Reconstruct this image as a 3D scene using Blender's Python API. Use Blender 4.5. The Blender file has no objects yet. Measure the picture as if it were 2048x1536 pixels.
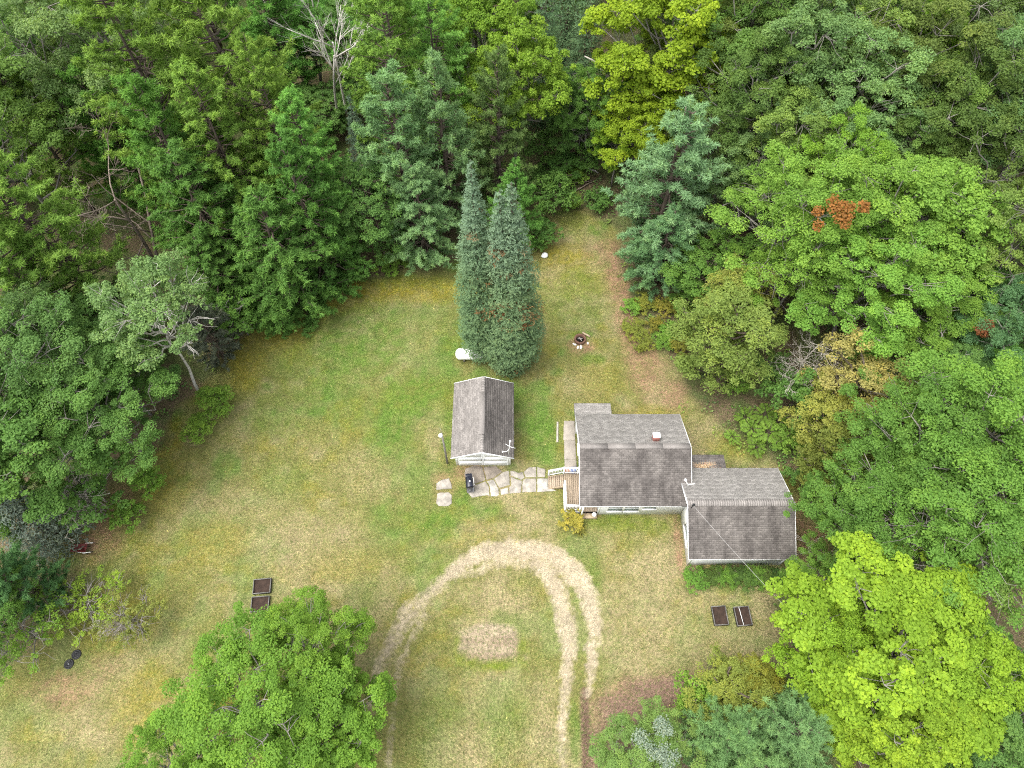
import bpy, math, random
import numpy as np
from mathutils import Vector

# ------------------------------------------------------------------ camera, sky, sun, exposure
scene = bpy.context.scene
COL = scene.collection
CAM_H, FOC, TILT = 50.0, 1420.0, math.radians(60)     # drone height, focal length in photo pixels, look-down angle
cam_d = bpy.data.cameras.new('camera')
cam_d.sensor_fit = 'HORIZONTAL'; cam_d.sensor_width = 36.0
cam_d.lens = FOC / 2048.0 * 36.0
cam_d.clip_start = 0.5; cam_d.clip_end = 3000
cam = bpy.data.objects.new('camera', cam_d); COL.objects.link(cam)
cam.location = (0, 0, CAM_H); cam.rotation_euler = (math.pi / 2 - TILT, 0, 0)
scene.camera = cam

SUN_EL, SUN_AZ = math.radians(68), math.radians(-112)   # azimuth from +Y towards +X: high on the left, slightly on the camera's side
world = bpy.data.worlds.new('World'); scene.world = world
world.use_nodes = True
wn = world.node_tree.nodes; wl = world.node_tree.links
wn.clear()
w_out = wn.new('ShaderNodeOutputWorld'); w_bg = wn.new('ShaderNodeBackground')
w_sky = wn.new('ShaderNodeTexSky'); w_hsv = wn.new('ShaderNodeHueSaturation')
w_sky.sky_type = 'NISHITA'; w_sky.sun_disc = False
w_sky.sun_elevation = SUN_EL; w_sky.sun_rotation = SUN_AZ
w_sky.air_density = 1.0; w_sky.dust_density = 4.0; w_sky.ozone_density = 1.0
w_hsv.inputs['Saturation'].default_value = 0.25          # thin high cloud: nearly colourless daylight
w_bg.inputs['Strength'].default_value = 0.15
wl.new(w_sky.outputs['Color'], w_hsv.inputs['Color']); wl.new(w_hsv.outputs['Color'], w_bg.inputs['Color'])
wl.new(w_bg.outputs['Background'], w_out.inputs['Surface'])

sun_d = bpy.data.lights.new('sun', 'SUN'); sun_d.energy = 1.0; sun_d.angle = math.radians(50); sun_d.color = (1.0, 0.965, 0.91)
sun = bpy.data.objects.new('sun', sun_d); COL.objects.link(sun)
_d = Vector((math.sin(SUN_AZ) * math.cos(SUN_EL), math.cos(SUN_AZ) * math.cos(SUN_EL), math.sin(SUN_EL)))
sun.rotation_euler = _d.to_track_quat('Z', 'Y').to_euler(); sun.location = _d * 120

scene.view_settings.view_transform = 'Standard'; scene.view_settings.look = 'None'
scene.view_settings.gamma = 1.0; scene.view_settings.use_curve_mapping = False
scene.view_settings.exposure = 1.68
scene.render.engine = 'CYCLES'
scene.cycles.max_bounces = 7; scene.cycles.diffuse_bounces = 4; scene.cycles.transmission_bounces = 3
scene.cycles.use_denoising = False; scene.cycles.filter_width = 1.15
scene.cycles.denoiser = 'OPENIMAGEDENOISE'; scene.cycles.denoising_prefilter = 'ACCURATE'

# ------------------------------------------------------------------ helpers
def at(px, py, z=0.0):
    """world point at height z on the line of sight through a photo pixel (used once, to survey positions)"""
    u = px - 1024.0; v = py - 768.0
    dy = FOC * math.cos(TILT) - v * math.sin(TILT); dz = -(FOC * math.sin(TILT) + v * math.cos(TILT))
    t = (z - CAM_H) / dz
    return np.array((u * t, dy * t, z))

def unit(a):
    return a / np.maximum(np.linalg.norm(a, axis=-1, keepdims=True), 1e-9)

def make_mesh(name, V, F, attrs=None, smooth=False):
    V = np.asarray(V, dtype=np.float32).reshape(-1, 3)
    Fs = F if isinstance(F, (list, tuple)) and len(F) and isinstance(F[0], np.ndarray) and F[0].ndim == 2 else [np.asarray(F)]
    Fs = [np.asarray(f, dtype=np.int32) for f in Fs if len(f)]
    idx = np.concatenate([f.ravel() for f in Fs]) if Fs else np.zeros(0, np.int32)
    tot = np.concatenate([np.full(len(f), f.shape[1], np.int32) for f in Fs]) if Fs else np.zeros(0, np.int32)
    me = bpy.data.meshes.new(name)
    me.vertices.add(len(V)); me.vertices.foreach_set('co', V.ravel())
    me.loops.add(len(idx)); me.loops.foreach_set('vertex_index', idx)
    me.polygons.add(len(tot))
    st = np.concatenate([[0], np.cumsum(tot)[:-1]]).astype(np.int32) if len(tot) else tot
    me.polygons.foreach_set('loop_start', st); me.polygons.foreach_set('loop_total', tot)
    if smooth: me.polygons.foreach_set('use_smooth', np.ones(len(tot), bool))
    for k, a in (attrs or {}).items():
        a = np.asarray(a, dtype=np.float32)
        if a.ndim == 1:
            me.attributes.new(k, 'FLOAT', 'POINT').data.foreach_set('value', a)
        else:
            if a.shape[1] == 3: a = np.concatenate([a, np.ones((len(a), 1), np.float32)], 1)
            me.attributes.new(k, 'FLOAT_COLOR', 'POINT').data.foreach_set('color', a.ravel())
    me.update(calc_edges=True); me.validate()
    return me

def link(name, me, mat=None, parent=None, loc=None, rotz=None):
    o = bpy.data.objects.new(name, me); COL.objects.link(o)
    if mat and me is not None and not me.materials: me.materials.append(mat)
    if parent: o.parent = parent
    if loc is not None: o.location = loc
    if rotz is not None: o.rotation_euler = (0, 0, rotz)
    return o

def tag(o, label=None, cat=None, group=None, kind=None):
    if label: o['label'] = label
    if cat: o['category'] = cat
    if group: o['group'] = group
    if kind: o['kind'] = kind
    return o

def thing(name, label, cat, loc=(0, 0, 0), rotz=0.0, group=None):
    o = bpy.data.objects.new(name, None); COL.objects.link(o); o.empty_display_size = 0.3
    o.location = loc; o.rotation_euler = (0, 0, rotz)
    return tag(o, label, cat, group)

class MB:
    """collects plain solids; every solid is closed"""
    def __init__(s): s.V = []; s.F = {3: [], 4: []}; s.n = 0; s.poly = []
    def add(s, V, F):
        V = np.asarray(V, float)
        for f in F:
            g = [i + s.n for i in f]
            (s.F[len(g)] if len(g) in (3, 4) else s.poly).append(g)
        s.V.append(V); s.n += len(V); return s
    def hexa(s, P):     # P: 8 points, 4 below (ccw from above) then 4 above
        return s.add(P, [(3, 2, 1, 0), (4, 5, 6, 7), (0, 1, 5, 4), (1, 2, 6, 5), (2, 3, 7, 6), (3, 0, 4, 7)])
    def box(s, x0, x1, y0, y1, z0, z1):
        return s.hexa([(x0, y0, z0), (x1, y0, z0), (x1, y1, z0), (x0, y1, z0), (x0, y0, z1), (x1, y0, z1), (x1, y1, z1), (x0, y1, z1)])
    def bar(s, a, b, w, h, up=(0, 0, 1)):
        a = np.array(a, float); b = np.array(b, float); d = unit(b - a)
        sd = np.cross(d, up); sd = unit(sd) if np.linalg.norm(sd) > 1e-6 else np.array((1., 0, 0))
        u = np.cross(sd, d); q = []
        for z in (-1, 1):
            for e, sg in ((a, -1), (a, 1), (b, 1), (b, -1)):
                q.append(e + sd * sg * w / 2 + u * z * h / 2)
        return s.hexa(q)
    def tube(s, pts, rad, n=8, cap=True):
        pts = np.asarray(pts, float); rad = np.broadcast_to(np.asarray(rad, float), (len(pts),))
        d = np.gradient(pts, axis=0); d = unit(d)
        ref = np.where(np.abs(d[:, 2:3]) > 0.9, np.array([[1., 0, 0]]), np.array([[0, 0, 1.]]))
        ref = np.broadcast_to(ref[0], d.shape)
        a = unit(np.cross(d, ref)); b = np.cross(d, a)
        th = np.arange(n) * 2 * math.pi / n
        V = (pts[:, None] + rad[:, None, None] * (a[:, None] * np.cos(th)[None, :, None] + b[:, None] * np.sin(th)[None, :, None])).reshape(-1, 3)
        F = []
        for i in range(len(pts) - 1):
            for j in range(n):
                k = (j + 1) % n
                F.append((i * n + j, i * n + k, (i + 1) * n + k, (i + 1) * n + j))
        if cap:
            F.append(tuple(range(n - 1, -1, -1))); F.append(tuple((len(pts) - 1) * n + j for j in range(n)))
        return s.add(V, F)
    def lathe(s, prof, n=20, c=(0, 0, 0), axis='z'):
        th = np.arange(n) * 2 * math.pi / n; V = []
        for r, z in prof:
            for t in th:
                p = (r * math.cos(t), r * math.sin(t), z)
                if axis == 'x': p = (z, r * math.cos(t), r * math.sin(t))
                if axis == 'y': p = (r * math.sin(t), z, r * math.cos(t))
                V.append((p[0] + c[0], p[1] + c[1], p[2] + c[2]))
        F = []
        for i in range(len(prof) - 1):
            for j in range(n):
                k = (j + 1) % n
                F.append((i * n + j, i * n + k, (i + 1) * n + k, (i + 1) * n + j))
        if prof[0][0] > 1e-6: F.append(tuple(range(n - 1, -1, -1)))
        if prof[-1][0] > 1e-6: F.append(tuple((len(prof) - 1) * n + j for j in range(n)))
        return s.add(V, F)
    def mesh(s, name, smooth=False):
        V = np.concatenate(s.V); Fs = []
        for k in (3, 4):
            if s.F[k]: Fs.append(np.array(s.F[k]))
        by = {}
        for p in s.poly: by.setdefault(len(p), []).append(p)
        Fs += [np.array(v) for v in by.values()]
        return make_mesh(name, V, Fs, smooth=smooth)
    def build(s, name, mat, parent=None, smooth=False, bevel=0, loc=None, rotz=None):
        o = link(name, s.mesh(name, smooth), mat, parent, loc, rotz)
        if bevel:
            m = o.modifiers.new('bevel', 'BEVEL'); m.width = bevel; m.segments = 2; m.limit_method = 'ANGLE'
        return o

# numpy value noise, used to vary geometry and the turf
def vnoise(x, y, seed=0):
    xi = np.floor(x).astype(np.int64); yi = np.floor(y).astype(np.int64); xf = x - xi; yf = y - yi
    def hsh(a, b):
        h = (a * 374761393 + b * 668265263 + seed * 1442695041) & 0x7fffffff
        h = ((h ^ (h >> 13)) * 1274126177) & 0x7fffffff
        return ((h ^ (h >> 16)) & 0xffff) / 65535.0
    u = xf * xf * (3 - 2 * xf); v = yf * yf * (3 - 2 * yf)
    return (hsh(xi, yi) * (1 - u) + hsh(xi + 1, yi) * u) * (1 - v) + (hsh(xi, yi + 1) * (1 - u) + hsh(xi + 1, yi + 1) * u) * v
def fbm(x, y, seed=0, oct=4):
    s = 0; a = 0.5; t = 0
    for i in range(oct):
        s = s + a * vnoise(x * 2 ** i + 17.3 * i, y * 2 ** i - 9.1 * i, seed + i); t += a; a *= 0.5
    return s / t
def sstep(a, b, x):
    t = np.clip((x - a) / (b - a), 0, 1); return t * t * (3 - 2 * t)

# ------------------------------------------------------------------ materials
class NT:
    def __init__(s, name):
        s.m = bpy.data.materials.new(name); s.m.use_nodes = True
        s.n = s.m.node_tree.nodes; s.l = s.m.node_tree.links; s.n.clear()
        s.out = s.n.new('ShaderNodeOutputMaterial')
    def new(s, t, **kw):
        nd = s.n.new(t)
        for k, v in kw.items():
            if k in nd.inputs.keys(): pass
            setattr(nd, k, v)
        return nd
    def set(s, nd, **kw):
        for k, v in kw.items(): nd.inputs[k.replace('_', ' ')].default_value = v
        return nd
    def link(s, a, b): s.l.new(a, b)
    def noise(s, vec, scale, detail=4, rough=0.55, dist=0.0):
        nd = s.new('ShaderNodeTexNoise'); s.set(nd, Scale=scale, Detail=detail, Roughness=rough, Distortion=dist)
        if vec is not None: s.link(vec, nd.inputs['Vector'])
        return nd.outputs['Fac']
    def ramp(s, fac, stops):
        nd = s.new('ShaderNodeValToRGB'); e = nd.color_ramp.elements
        while len(e) < len(stops): e.new(0.5)
        for i, (p, c) in enumerate(stops):
            e[i].position = p; e[i].color = (c, c, c, 1) if not hasattr(c, '__len__') else (*c, 1)
        s.link(fac, nd.inputs['Fac']); return nd.outputs['Color']
    def mix(s, mode, fac, a, b):
        nd = s.new('ShaderNodeMix', data_type='RGBA', blend_type=mode)
        for sock, v in ((nd.inputs['Factor'], fac), (nd.inputs['A'], a), (nd.inputs['B'], b)):
            pass
        ins = [i for i in nd.inputs if i.enabled] if False else nd.inputs
        def put(i, v):
            if hasattr(v, 'is_linked') or isinstance(v, bpy.types.NodeSocket): s.link(v, i)
            elif hasattr(v, '__len__'): i.default_value = (*v, 1) if len(v) == 3 else v
            else: i.default_value = v
        put(nd.inputs[0], fac); put(nd.inputs[6], a); put(nd.inputs[7], b)
        return nd.outputs[2]
    def coord(s, which='Object'):
        return s.new('ShaderNodeTexCoord').outputs[which]
    def geo(s): return s.new('ShaderNodeNewGeometry').outputs['Position']
    def attr(s, name, out='Fac'):
        return s.new('ShaderNodeAttribute', attribute_name=name).outputs[out]
    def scale(s, vec, sc):
        nd = s.new('ShaderNodeMapping'); nd.inputs['Scale'].default_value = sc
        s.link(vec, nd.inputs['Vector']); return nd.outputs['Vector']
    def bump(s, h, strength=0.3, dist=0.02):
        nd = s.new('ShaderNodeBump'); s.set(nd, Strength=strength, Distance=dist); s.link(h, nd.inputs['Height']); return nd.outputs['Normal']
    def principled(s, color, rough=0.7, normal=None, spec=0.3, metal=0.0):
        b = s.new('ShaderNodeBsdfPrincipled')
        if isinstance(color, bpy.types.NodeSocket): s.link(color, b.inputs['Base Color'])
        else: b.inputs['Base Color'].default_value = (*color, 1)
        if isinstance(rough, bpy.types.NodeSocket): s.link(rough, b.inputs['Roughness'])
        else: b.inputs['Roughness'].default_value = rough
        b.inputs['Specular IOR Level'].default_value = spec; b.inputs['Metallic'].default_value = metal
        if normal is not None: s.link(normal, b.inputs['Normal'])
        return b
    def done(s, sh): s.link(sh.outputs[0], s.out.inputs['Surface']); return s.m

M = {}
def worn(name, c, rough=0.7, var=0.25, scale=3.0, spec=0.3, metal=0.0, bump=0.15, fine=40.0):
    t = NT(name); p = t.coord('Object')
    n1 = t.noise(p, scale, 5); n2 = t.noise(p, fine, 3)
    k = t.ramp(n1, [(0.25, 1 - var), (0.75, 1 + var * 0.6)])
    col = t.mix('MULTIPLY', 1.0, c, k)
    k2 = t.ramp(n2, [(0.3, 1 - var * 0.5), (0.7, 1.0)])
    col = t.mix('MULTIPLY', 1.0, col, k2)
    M[name] = t.done(t.principled(col, rough, t.bump(n2, bump, 0.01), spec, metal)); return M[name]

worn('white_paint', (0.78, 0.79, 0.77), 0.6, 0.06, 1.5, bump=0.05)
worn('white_metal', (0.80, 0.80, 0.77), 0.4, 0.05, 2.0, spec=0.5, bump=0.03)
worn('black_plastic', (0.012, 0.012, 0.013), 0.5, 0.3, 8, spec=0.4)
worn('grill_enamel', (0.012, 0.014, 0.024), 0.3, 0.2, 6, spec=0.5, bump=0.02)
worn('grey_metal', (0.32, 0.33, 0.34), 0.4, 0.2, 10, spec=0.5, metal=0.6)
worn('dark_metal', (0.05, 0.05, 0.05), 0.5, 0.3, 10, spec=0.5, metal=0.3)
worn('rust_metal', (0.14, 0.075, 0.05), 0.85, 0.4, 9, bump=0.4)
worn('red_tray', (0.13, 0.022, 0.02), 0.6, 0.4, 5)
worn('blue_plastic', (0.04, 0.10, 0.32), 0.45, 0.2, 4)
worn('terracotta', (0.42, 0.20, 0.12), 0.8, 0.2, 6)
worn('concrete', (0.29, 0.26, 0.22), 0.9, 0.28, 1.6, bump=0.4)
worn('flagstone', (0.52, 0.485, 0.43), 0.9, 0.26, 1.3, bump=0.5, fine=22)
worn('chalk_stone', (0.62, 0.60, 0.55), 0.9, 0.25, 3, bump=0.5)
worn('soil', (0.045, 0.028, 0.02), 0.95, 0.6, 5, bump=0.9, fine=25)
worn('bed_wood', (0.045, 0.038, 0.034), 0.85, 0.4, 4)
worn('bed_edge', (0.17, 0.165, 0.15), 0.85, 0.3, 4)
worn('raw_wood', (0.42, 0.33, 0.22), 0.8, 0.25, 4)
worn('grey_wood', (0.34, 0.31, 0.27), 0.85, 0.3, 5)
worn('old_pole', (0.24, 0.22, 0.19), 0.9, 0.35, 6)
worn('char', (0.02, 0.018, 0.017), 0.95, 0.5, 9)
worn('brick', (0.24, 0.10, 0.08), 0.85, 0.3, 12, bump=0.4)
worn('leaf_litter', (0.36, 0.26, 0.17), 0.9, 0.4, 9)
worn('cable_white', (0.40, 0.39, 0.37), 0.6, 0.1, 3)

t = NT('deck_wood'); p = t.coord('Object')
g = t.noise(t.scale(p, (18, 1.2, 18)), 3.0, 6, 0.65); inf = t.new('ShaderNodeObjectInfo').outputs['Random']
c = t.ramp(g, [(0.25, (0.22, 0.17, 0.12)), (0.55, (0.32, 0.255, 0.185)), (0.8, (0.40, 0.33, 0.25))])
c = t.mix('MULTIPLY', 1.0, c, t.ramp(inf, [(0.0, 0.8), (1.0, 1.12)]))
M['deck_wood'] = t.done(t.principled(c, 0.8, t.bump(g, 0.25, 0.01)))

t = NT('siding'); p = t.geo()                     # lapped boards: relief only
sx = t.new('ShaderNodeSeparateXYZ'); t.link(p, sx.inputs[0])
mm = t.new('ShaderNodeMath', operation='MULTIPLY'); mm.inputs[1].default_value = 1 / 0.15; t.link(sx.outputs['Z'], mm.inputs[0])
fr = t.new('ShaderNodeMath', operation='FRACT'); t.link(mm.outputs[0], fr.inputs[0])
inv = t.new('ShaderNodeMath', operation='SUBTRACT'); inv.inputs[0].default_value = 1.0; t.link(fr.outputs[0], inv.inputs[1])
n1 = t.noise(p, 1.2, 5)
c = t.mix('MULTIPLY', 1.0, (0.80, 0.81, 0.78), t.ramp(n1, [(0.25, 0.9), (0.7, 1.0)]))
M['siding'] = t.done(t.principled(c, 0.6, t.bump(inv.outputs[0], 0.8, 0.018), 0.3))

t = NT('window_glass'); p = t.coord('Object')
b = t.principled((0.06, 0.10, 0.09), 0.08, None, 0.6)
M['window_glass'] = t.done(b)

def shingle_mat(name, base, dark, stain):
    t = NT(name); p = t.geo()
    big = t.noise(t.scale(p, (0.9, 0.35, 0.35)), 1.0, 5, 0.6, 0.3)
    streak = t.noise(t.scale(p, (2.6, 0.42, 0.42)), 1.0, 4, 0.6)
    fine = t.noise(p, 55, 2, 0.6); grain = t.noise(p, 14, 3, 0.6)
    tint = t.attr('tint')
    c = t.mix('MIX', t.ramp(big, [(0.38, 0.0), (0.66, stain)]), base, dark)
    c = t.mix('MIX', t.ramp(streak, [(0.5, 0.0), (0.75, stain * 0.8)]), c, tuple(x * 0.75 for x in dark))
    c = t.mix('MULTIPLY', 1.0, c, t.ramp(tint, [(0.0, 0.80), (1.0, 1.16)]))
    c = t.mix('MULTIPLY', 1.0, c, t.ramp(fine, [(0.3, 0.72), (0.7, 1.15)]))
    c = t.mix('MULTIPLY', 1.0, c, t.ramp(grain, [(0.3, 0.85), (0.7, 1.1)]))
    M[name] = t.done(t.principled(c, 0.95, t.bump(fine, 0.5, 0.01), 0.15))
shingle_mat('shingle_brown', (0.185, 0.167, 0.152), (0.088, 0.078, 0.072), 0.9)  # front and garage right slopes: stained brown, with some shade put into the colour
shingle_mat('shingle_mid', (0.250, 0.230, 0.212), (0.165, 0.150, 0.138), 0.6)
shingle_mat('shingle_grey', (0.325, 0.306, 0.282), (0.250, 0.232, 0.212), 0.45)  # rear slopes: paler weathering, with their brighter light also put into the colour

def bark(name, c0, c1, band=False):
    t = NT(name); p = t.coord('Object')
    n = t.noise(t.scale(p, (6, 6, 1.0)), 1.5, 5, 0.65) if not band else t.noise(t.scale(p, (1.2, 1.2, 7)), 1.5, 5, 0.7)
    c = t.ramp(n, [(0.32, c0), (0.62, c1)])
    M[name] = t.done(t.principled(c, 0.9, t.bump(n, 0.5, 0.03), 0.2))
bark('bark_brown', (0.05, 0.04, 0.03), (0.13, 0.10, 0.08))
bark('bark_grey', (0.10, 0.09, 0.08), (0.26, 0.24, 0.21))
bark('bark_pale', (0.20, 0.18, 0.155), (0.60, 0.57, 0.52), True)
bark('bark_dead', (0.22, 0.19, 0.16), (0.48, 0.44, 0.38))
bark('bark_bleached', (0.35, 0.32, 0.28), (0.66, 0.62, 0.56))
bark('bark_dead_brown', (0.11, 0.085, 0.065), (0.26, 0.21, 0.17))

def leaf_mat(name, trans=0.3, rough=0.6, spec=0.25):
    t = NT(name); oi = t.new('ShaderNodeObjectInfo'); tint = t.attr('tint'); dead = t.attr('dead'); blue = t.attr('blue')
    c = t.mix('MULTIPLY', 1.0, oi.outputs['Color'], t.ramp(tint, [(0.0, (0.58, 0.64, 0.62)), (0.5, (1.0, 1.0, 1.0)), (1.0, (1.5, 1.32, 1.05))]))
    c = t.mix('MIX', blue, c, (0.21, 0.295, 0.255))
    c = t.mix('MIX', dead, c, (0.26, 0.10, 0.04))
    b = t.principled(c, rough, None, spec)
    tr = t.new('ShaderNodeBsdfTranslucent')
    c2 = t.mix('MULTIPLY', 1.0, c, (1.15, 1.25, 0.55)); t.link(c2, tr.inputs['Color'])
    mx = t.new('ShaderNodeMixShader'); mx.inputs[0].default_value = trans
    t.link(b.outputs[0], mx.inputs[1]); t.link(tr.outputs[0], mx.inputs[2])
    M[name] = t.done(mx)
leaf_mat('leaf', 0.40, 0.6, 0.12); leaf_mat('needle', 0.34, 0.65, 0.1)
# ------------------------------------------------------------------ the ground
CLEARING_PX = [(440, 735), (475, 690), (540, 622), (680, 568), (800, 545), (900, 535), (1080, 488), (1105, 415), (1180, 425), (1232, 470), (1250, 600),
               (1335, 705), (1372, 795), (1500, 890), (1645, 1000), (1650, 1130), (1540, 1180), (1535, 1320), (1425, 1375),
               (1310, 1425), (1215, 1478), (1195, 1545), (1190, 1900), (-120, 1900), (-120, 1370), (0, 1375), (90, 1270), (205, 1180),
               (110, 1110), (215, 1000), (320, 905), (350, 830), (415, 765)]
CLEARING = np.array([at(*p)[:2] for p in CLEARING_PX])
def poly_sd(x, y, P):
    """signed distance, negative inside"""
    d = np.full(x.shape, 1e9); ins = np.zeros(x.shape, bool)
    for i in range(len(P)):
        a = P[i]; b = P[(i + 1) % len(P)]; e = b - a
        t = np.clip(((x - a[0]) * e[0] + (y - a[1]) * e[1]) / (e @ e), 0, 1)
        d = np.minimum(d, np.hypot(x - a[0] - t * e[0], y - a[1] - t * e[1]))
        c = ((a[1] > y) != (b[1] > y)) & (x < (b[0] - a[0]) * (y - a[1]) / (b[1] - a[1] + 1e-12) + a[0])
        ins ^= c
    return np.where(ins, -d, d)
def path_d(x, y, pts_px):
    """distance to a polyline, and the width read along it; points are (px, py, width in m)"""
    d = np.full(x.shape, 1e9); w = np.zeros(x.shape)
    Q = [(at(p[0], p[1])[:2], p[2]) for p in pts_px]
    for (a, wa), (b, wb) in zip(Q[:-1], Q[1:]):
        e = b - a; t = np.clip(((x - a[0]) * e[0] + (y - a[1]) * e[1]) / (e @ e), 0, 1)
        dd = np.hypot(x - a[0] - t * e[0], y - a[1] - t * e[1]); k = dd - (wa + t * (wb - wa)) / 2
        m = k < d
        d = np.where(m, k, d)
    return d                                   # distance outside the strip's edge
TRACKS = [
    ([(1123, 1700, .5), (1123, 1536, .46), (1125, 1440, .44), (1129, 1380, .6), (1138, 1310, 1.1), (1136, 1255, 1.2), (1122, 1205, 1.0), (1105, 1165, 1.3), (1080, 1130, 1.4)], 1.0),
    ([(1177, 1382, .45), (1182, 1330, .7), (1188, 1250, 1.0), (1180, 1195, 1.25), (1158, 1155, 1.4), (1120, 1120, 1.4), (1075, 1102, 1.35), (1010, 1098, 1.35), (955, 1108, 1.3), (915, 1138, 1.0), (880, 1165, .6)], 1.0),
    ([(1060, 1128, .8), (1000, 1122, .9), (930, 1150, .6)], .75),
    ([(885, 1165, .8), (822, 1220, 1.3), (790, 1268, 1.2), (765, 1320, .8), (748, 1375, .5), (738, 1412, .45)], .72),
    ([(850, 1232, .5), (818, 1285, .45), (800, 1330, .4), (793, 1370, .3), (786, 1430, .34), (778, 1536, .32), (776, 1700, .3)], .6),
]
def dirt_mask(x, y):
    m = np.zeros(x.shape)
    n = fbm(x * 1.3, y * 1.3, 5, 4) - .5; n2 = fbm(x * 4.5, y * 4.5, 8, 3) - .5
    for pts, s in TRACKS:
        d0 = path_d(x, y, pts); d = d0 + n * .55 + n2 * .35
        m = np.maximum(m, s * (1 - sstep(-.38, .40, d)) * (.92 + .08 * np.cos(d0 * 13 + n * 5)))
    c = at(980, 1285); q = np.hypot((x - c[0]) / 2.1, (y - c[1]) / 1.5) + n * .5 + n2 * .25
    m = np.maximum(m, .0 * q)
    return m
def blobs(x, y, L, wob=.5):
    m = np.zeros(x.shape)
    n = fbm(x * .45, y * .45, 21, 4) - .5; n2 = fbm(x * 1.6, y * 1.6, 33, 3) - .5
    for px, py, rx, ry, s in L:
        c = at(px, py); ax = abs(at(px + rx, py)[0] - c[0]); ay = abs(at(px, py + ry)[1] - at(px, py - ry)[1]) / 2
        q = np.hypot((x - c[0]) / ax, (y - c[1]) / ay) + n * wob * 1.6 + n2 * wob * .8
        m = np.maximum(m, s * (1 - sstep(.45, 1.35, q)))
    return m
GREEN = [(790, 850, 55, 75, .9), (835, 790, 70, 70, .9), (730, 690, 140, 80, .85), (770, 640, 120, 40, .6), (640, 800, 90, 60, .6), (900, 660, 60, 60, .5), (610, 730, 90, 60, .5), (1085, 860, 45, 85, 1.0), (1065, 800, 40, 40, .7), (960, 1022, 60, 22, 1.0), (880, 1050, 50, 40, .9),
         (930, 1000, 40, 30, .8), (860, 1130, 60, 60, .5), (560, 960, 70, 50, .45), (840, 960, 40, 60, .6), (1150, 600, 60, 70, .45), (1180, 1150, 22, 60, .65), (1160, 1090, 40, 30, .5),
         (700, 820, 60, 50, .5), (1210, 1480, 40, 90, .0), (880, 1420, 60, 60, .4), (1010, 1420, 60, 80, .45), (1150, 1460, 12, 60, .8), (560, 830, 80, 50, .5), (800, 1060, 70, 50, .5), (1300, 870, 60, 20, .2), (1470, 1170, 90, 20, .5), (730, 1190, 50, 40, .4)]
LIME = [(985, 1330, 62, 14, 1.0), (925, 1290, 16, 34, .8), (1042, 1305, 14, 40, .7), (1250, 1048, 80, 16, .9), (1310, 1050, 50, 18, .8), (820, 560, 100, 18, .4), (430, 830, 60, 50, .6), (250, 1060, 50, 60, .4), (1150, 440, 40, 40, .5)]
MOSS = [(800, 580, 160, 28, 1.0), (560, 655, 90, 60, .9), (640, 605, 100, 26, .9), (495, 720, 50, 60, .8), (1130, 515, 60, 30, .9), (1150, 560, 70, 40, .5), (430, 1430, 130, 60, 1.0), (290, 1400, 70, 80, .7), (420, 1090, 90, 60, .5),
        (340, 960, 60, 60, .6), (840, 790, 90, 40, .5), (1290, 830, 70, 20, .7), (1480, 890, 70, 30, .6), (230, 1230, 90, 70, .7), (1200, 760, 60, 50, .4), (700, 1130, 80, 40, .3), (330, 880, 40, 50, .8)]
DRY = [(600, 1080, 170, 70, .9), (480, 1010, 140, 70, .7), (1280, 1260, 110, 110, 1.0), (1300, 1130, 90, 45, 1.0), (1200, 1080, 60, 30, .7), (1420, 1290, 80, 60, .8), (760, 950, 110, 60, .6), (868, 870, 18, 120, .8), (1330, 770, 60, 50, .7), (1420, 865, 60, 40, .7), (1510, 925, 50, 40, .8),
       (1000, 1380, 130, 40, .5), (700, 1270, 90, 100, .7), (650, 1160, 130, 60, .6), (960, 1190, 110, 30, .8), (1080, 1420, 40, 80, .8), (920, 1500, 60, 60, .6), (200, 1420, 120, 80, .5), (1160, 770, 60, 40, .6), (1000, 1060, 60, 20, .8), (830, 680, 60, 60, .35), (1060, 690, 30, 120, .3), (1380, 1190, 90, 40, .7)]
PINK = [(1245, 545, 34, 70, 1.0), (1225, 500, 60, 28, .7), (1255, 640, 24, 80, .9), (1290, 740, 40, 70, .85), (1345, 790, 30, 30, .8), (120, 1380, 80, 40, .7), (200, 1340, 40, 40, .4), (1160, 692, 26, 16, .9), (1356, 1080, 10, 60, .9), (1610, 1065, 40, 80, .9),
        (1345, 1385, 120, 44, 1.0), (1250, 1430, 70, 60, 1.0), (1205, 1500, 34, 80, 1.0), (190, 1070, 60, 50, .9), (235, 1010, 30, 40, .8), (890, 965, 28, 36, .6), (940, 945, 40, 24, .9), (1178, 1028, 24, 8, .9), (975, 1290, 0, 0, 0)]
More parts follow.
